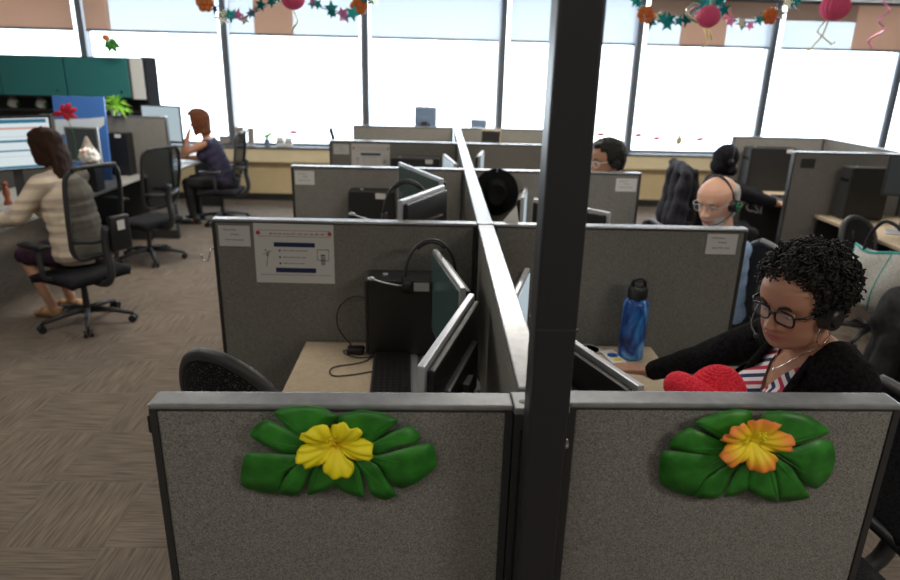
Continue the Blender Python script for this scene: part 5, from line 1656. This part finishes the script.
MB().lathe([(.03, 0), (.035, .01), (.02, .05), (.03, .10), (.022, .14), (.012, .16)], seg=18).build('body', 'terracotta', vs2, True); MB().ell((0, 0, .178), .022).build('head', 'terracotta', vs2, True)
cp = thing('mug', 'white mug on the desk beside the sleeveless woman', 'mug', (-3.22, 7.85, .74))
MB().lathe([(.032, 0), (.036, .005), (.038, .09), (.035, .09), (.033, .01), (.01, .008)], seg=20).build('cup', 'white_glaze', cp, True, angle=40)
hd = MB(); hd.tube(catmull([(.036, 0, .075), (.06, 0, .07), (.06, 0, .03), (.036, 0, .02)], 4, False), .005, 6); hd.build('handle', 'white_glaze', cp, True)
pk = MB().bx(-.11, .11, -.15, .15, 0, .004)
tag(pk.build('paper_sheet', 'white_paper', loc=(-3.26, 8.14, .7405)), 'white papers under the elbow of the sleeveless woman', 'paper')
# tag and pouch on the back of the woman's chair
for o in list(bpy.data.objects):
    if o.get('label', '').startswith('black mesh office chair with white tag'):
        MB().box((.10, -.36, .74), (.16, .05, .26), bev=.015).build('back_unit', 'black_plastic', o, True)
        MB().box((.10, -.3865, .80), (.06, .002, .07)).build('white_tag', 'white_paper', o)

# ------------------------------------------------------------------ window sill and window stickers
def sill(u, d=-.06): return W(u, d, SILL + .0005)
def frame_photo(label, u, w, h, m):
    t = thing('photo_frame', label, 'photo frame', sill(u), WIN_ANG, 'photo frames on the sill')
    T = Matrix.Rotation(math.radians(-8), 4, 'X')
    MB().box((0, 0, h / 2), (w, .012, h), T, bev=.003).build('frame', m, t)
    MB().box((0, -.0068, h / 2), (w - .03, .002, h - .03), T).build('picture', 'gnome_grey', t)
    MB().box((0, .04, h * .3), (.03, .08, .01), T).build('strut', 'dark_plastic', t)
frame_photo('dark photo frame on the sill behind the sleeveless woman', -3.07, .17, .13, 'dark_plastic')
frame_photo('pale photo frame on the sill at the window post', -2.86, .13, .26, 'white_plastic')
frame_photo('tall pale photo frame right of the window post on the sill', -2.70, .10, .25, 'white_plastic')
sp_ = thing('potted_plant', 'small green plant in a grey pot on the window sill', 'plant', sill(-2.47), WIN_ANG)
MB().lathe([(.035, 0), (.042, .05), (.045, .09), (.04, .092), (.01, .085)], seg=18).build('pot', 'blue_grey', sp_, True, angle=40)
pf = MB()
for i in range(14):
    a = i * 2.4; l = .09 + .03 * (i % 3)
    pf.tube([(0, 0, .085), (math.cos(a) * l * .5, math.sin(a) * l * .4, .085 + l * .7), (math.cos(a) * l, math.sin(a) * l * .5, .09 + l * (.9 - .1 * (i % 4)))], [.006, .010, .002], 5)
pf.build('foliage', 'leaf_light', sp_, True)
for u, lab, h in ((-2.28, 'white striped box on the window sill, left of the pair', .13), (-2.16, 'white box on the window sill, right of the pair', .125)):
    t = thing('box', lab, 'box', sill(u), WIN_ANG, 'white boxes on the sill')
    MB().bx(-.05, .05, -.04, .04, 0, h, bev=.004).build('body', 'white_glaze', t); MB().bx(-.0505, .0505, -.0405, .0405, h * .4, h * .55).build('band', 'gnome_grey', t)
# cut-out stickers on the glass
def sticker(label, u, z, outline, m, g):
    return tag(MB().prism(outline, 0, .0015, XZ).build('window_sticker', m, loc=W(u, .040, z)), label, 'sticker', g)
fish = [(p.x, p.y) for p in catmull([Vector(q) for q in [(-.09, .0, 0), (-.05, .02, 0), (0, .03, 0), (.04, .024, 0), (.09, .045, 0), (.075, .01, 0), (.05, -.008, 0), (0, -.028, 0), (-.05, -.02, 0)]], 4)]
mat('sticker_red', (.75, .06, .12), .7); mat('sticker_gold', (.6, .55, .25), .7)
for u, z, lab in ((2.42, 1.09, 'small red window sticker just right of the black pole'), (2.99, 1.09, 'red window sticker above the wall right of the dark haired man'), (3.27, 1.05, 'red window sticker left of the pineapple sticker'), (3.92, 1.05, 'red window sticker right of the pineapple sticker'), (-2.10, 1.03, 'pink window sticker above the white boxes on the sill')):
    sticker(lab, u + (0.0), z - .04, fish, 'sticker_red', 'red window stickers')
sticker('pineapple shaped gold window sticker between two red ones', 3.60, .99, [(p.x, p.y) for p in catmull([Vector(q) for q in [(0, -.075, 0), (.045, -.03, 0), (.04, .03, 0), (.015, .055, 0), (.03, .11, 0), (0, .08, 0), (-.03, .11, 0), (-.015, .055, 0), (-.04, .03, 0), (-.045, -.03, 0)]], 3)], 'sticker_gold', None)
ph = thing('desk_phone', 'dark upright handset standing on the sill left of the fourth row', 'phone', sill(-1.48, -.1), WIN_ANG)
MB().box((0, 0, .15), (.06, .035, .27), Matrix.Rotation(math.radians(-14), 4, 'Y'), bev=.008).build('handset', 'dark_plastic', ph, True); MB().bx(-.02, .08, -.04, .04, 0, .02, bev=.006).build('base', 'dark_plastic', ph)

# ------------------------------------------------------------------ hanging party decorations
def star(mb, c, r, rot, tilt=0.0):
    T = Matrix.Translation(c) @ Matrix.Rotation(tilt, 4, 'Z') @ XZ
    ol = [((r if i % 2 == 0 else r * .45) * math.cos(rot + PI * i / 5), (r if i % 2 == 0 else r * .45) * math.sin(rot + PI * i / 5)) for i in range(10)]
    mb.prism(ol, -.004, .004, T, 0.0)
    return mb
def garland(label, pts, seed, first=None, Y=5.5):
    q_ = Y / 5.5
    pts = [(x * q_, 1.94 + (z - 1.94) * q_) for x, z in pts]
    if first: first = (first[0] * q_, 1.94 + (first[1] - 1.94) * q_)
    P_ = catmull([Vector((x, Y, z)) for x, z in pts], 8, False)
    t = thing('star_garland', label, 'garland', P_[0], 0, 'foil star garlands')
    off = P_[0]
    s_ = MB()
    s_.tube([Vector((off.x, Y, CEIL_Z - .004)) - off] + [p - off for p in P_] + [Vector((P_[-1].x, Y, CEIL_Z - .004)) - off], .004, 5)
    s_.build('string', 'foil_purple', t, True)
    r_ = random.Random(seed)
    L = 0; nxt = .02
    for a, b in zip(P_, P_[1:]):
        L += (b - a).length
        if L >= nxt:
            nxt = L + r_.uniform(.03, .05)
            c = b - off + Vector((r_.uniform(-.025, .025), r_.uniform(-.05, .05), r_.uniform(-.035, .03)))
            k = r_.random()
            m_ = 'foil_teal' if k < .6 else 'foil_purple' if k < .72 else 'foil_pink' if k < .82 else 'foil_silver'
            star(MB(), c, r_.uniform(.038, .066), r_.uniform(0, 6), r_.uniform(-.6, .6)).build('star', m_, t)
    if first is not None:
        fm = MB()
        for i in range(6):
            a = i * PI / 3
            fm.ell((first[0] - off.x + .04 * math.cos(a), -.03, first[1] - off.z + .04 * math.sin(a)), (.03, .015, .03))
        fm.ell((first[0] - off.x, -.035, first[1] - off.z), (.03, .02, .03))
        fm.build('orange_blossom', 'foil_orange', t, True)
garland('teal foil star garland nearest the left edge, with an orange blossom at its left end', [(-1.857, 2.465), (-1.783, 2.362), (-1.678, 2.265), (-1.54, 2.262), (-1.446, 2.3), (-1.343, 2.345), (-1.222, 2.453)], 2, (-1.79, 2.36))
garland('teal foil star garland right of the left pink ball, above a window post', [(-1.047, 2.472), (-0.952, 2.369), (-0.846, 2.336), (-0.731, 2.331), (-0.615, 2.37), (-0.506, 2.485)], 5, (-.62, 2.37))
garland('teal foil star garland just right of the black pole, with an orange blossom', [(1.47, 2.549), (1.567, 2.381), (1.675, 2.326), (1.811, 2.308), (1.943, 2.376), (2.027, 2.442), (2.091, 2.536)], 8, (1.59, 2.36))
garland('teal foil star garland between the two right pink balls', [(2.091, 2.536), (2.187, 2.425), (2.302, 2.341), (2.422, 2.33), (2.535, 2.362), (2.64, 2.436), (2.753, 2.539)], 11, (2.56, 2.375), Y=5.75)
mat('honeycomb', (.85, .10, .24), .75)
def flamingo(label, x, z, r, neck, legs):
    Y = 5.2
    x, z, r = x * Y / 5.5, 1.94 + (z - 1.94) * Y / 5.5, r * .95
    t = thing('honeycomb_flamingo', label, 'hanging decoration', (x, Y, z), 0, 'pink honeycomb decorations')
    b = MB(); rows_ = []
    for i in range(15):
        ph_ = PI * i / 14
        rows_.append([((r * (1 + .06 * (k % 2))) * math.sin(ph_) * math.cos(2 * PI * k / 40), (r * (1 + .06 * (k % 2))) * math.sin(ph_) * math.sin(2 * PI * k / 40), r * .95 * math.cos(ph_)) for k in range(40)])
    b.grid(rows_, close_u=True).build('paper_ball', 'honeycomb', t)
    MB().tube([(0, 0, r * .94), (0, 0, CEIL_Z - .004 - z)], .0025, 5).build('string', 'white_plastic', t)
    if neck:
        MB().tube(catmull([(-r * .6, 0, -r * .5), (-r * 1.5, 0, -r * .2), (-r * 2.0, 0, r * .4), (-r * 1.5, 0, r * 1.0), (-r * 1.0, 0, r * .9)], 5, False), .014, 8).build('neck', 'foil_silver', t, True)
    for pts in legs:
        MB().tube([(a, 0, c) for a, c in pts], .006, 6).build('leg', 'gold_wire', t, True)
flamingo('pink honeycomb ball hanging between the two left star garlands', -1.127, 2.41, .085, False, [[(0, -.08), (.03, -.15), (-.02, -.22)]])
flamingo('small pink honeycomb flamingo hanging over the right star garlands', 2.09, 2.36, .085, True, [[(-.02, -.08), (.02, -.16), (-.02, -.24)], [(.02, -.08), (.05, -.16)]])
flamingo('large pink honeycomb flamingo hanging at upper right with crossed gold legs', 3.07, 2.455, .105, False, [[(-.05, -.09), (-.10, -.17), (.03, -.26), (.05, -.24)], [(-.03, -.09), (-.05, -.2), (-.14, -.31), (-.15, -.29)]])
spir = thing('spiral_streamer', 'pink spiral streamer hanging at the upper right corner', 'hanging decoration', (3.47, 5.5, 2.16))
MB().tube([(.03 * math.cos(i * .55) - (.07 * max(0, 12 - i) / 12), .03 * math.sin(i * .55), i * .013) for i in range(45)], .007, 6).build('coil', 'foil_pink', spir, True)
MB().tube([(0, 0, .57), (0, 0, CEIL_Z - .004 - 2.16)], .002, 5).build('string', 'white_plastic', spir)
hl = thing('hanging_leaf', 'green leaf with red flower hanging before the window above the teal cabinets', 'hanging decoration', (-3.63, 7.8, 2.13))
for i, (a, l) in enumerate([(-.6, .14), (-1.1, .15), (-1.7, .13), (-2.2, .1), (-.1, .08)]):
    MB().prism([(p.x, p.y) for p in catmull([Vector((0, 0, 0)), Vector((l * .4, -.032, 0)), Vector((l, 0, 0)), Vector((l * .4, .032, 0))], 4)], 0, .002, Matrix.Translation((0, -.003 * i, 0)) @ XZ @ Matrix.Rotation(a, 4, 'Z'), .008).build('leaf', 'monstera_green', hl, True)
MB().ell((-.03, -.02, .03), (.045, .015, .035)).build('red_flower', 'foil_orange', hl, True)
MB().tube([(0, 0, .0), (0, 0, CEIL_Z - .004 - 2.13)], .002, 5).build('string', 'white_plastic', hl)

bpy.data.scenes.remove(TMP)
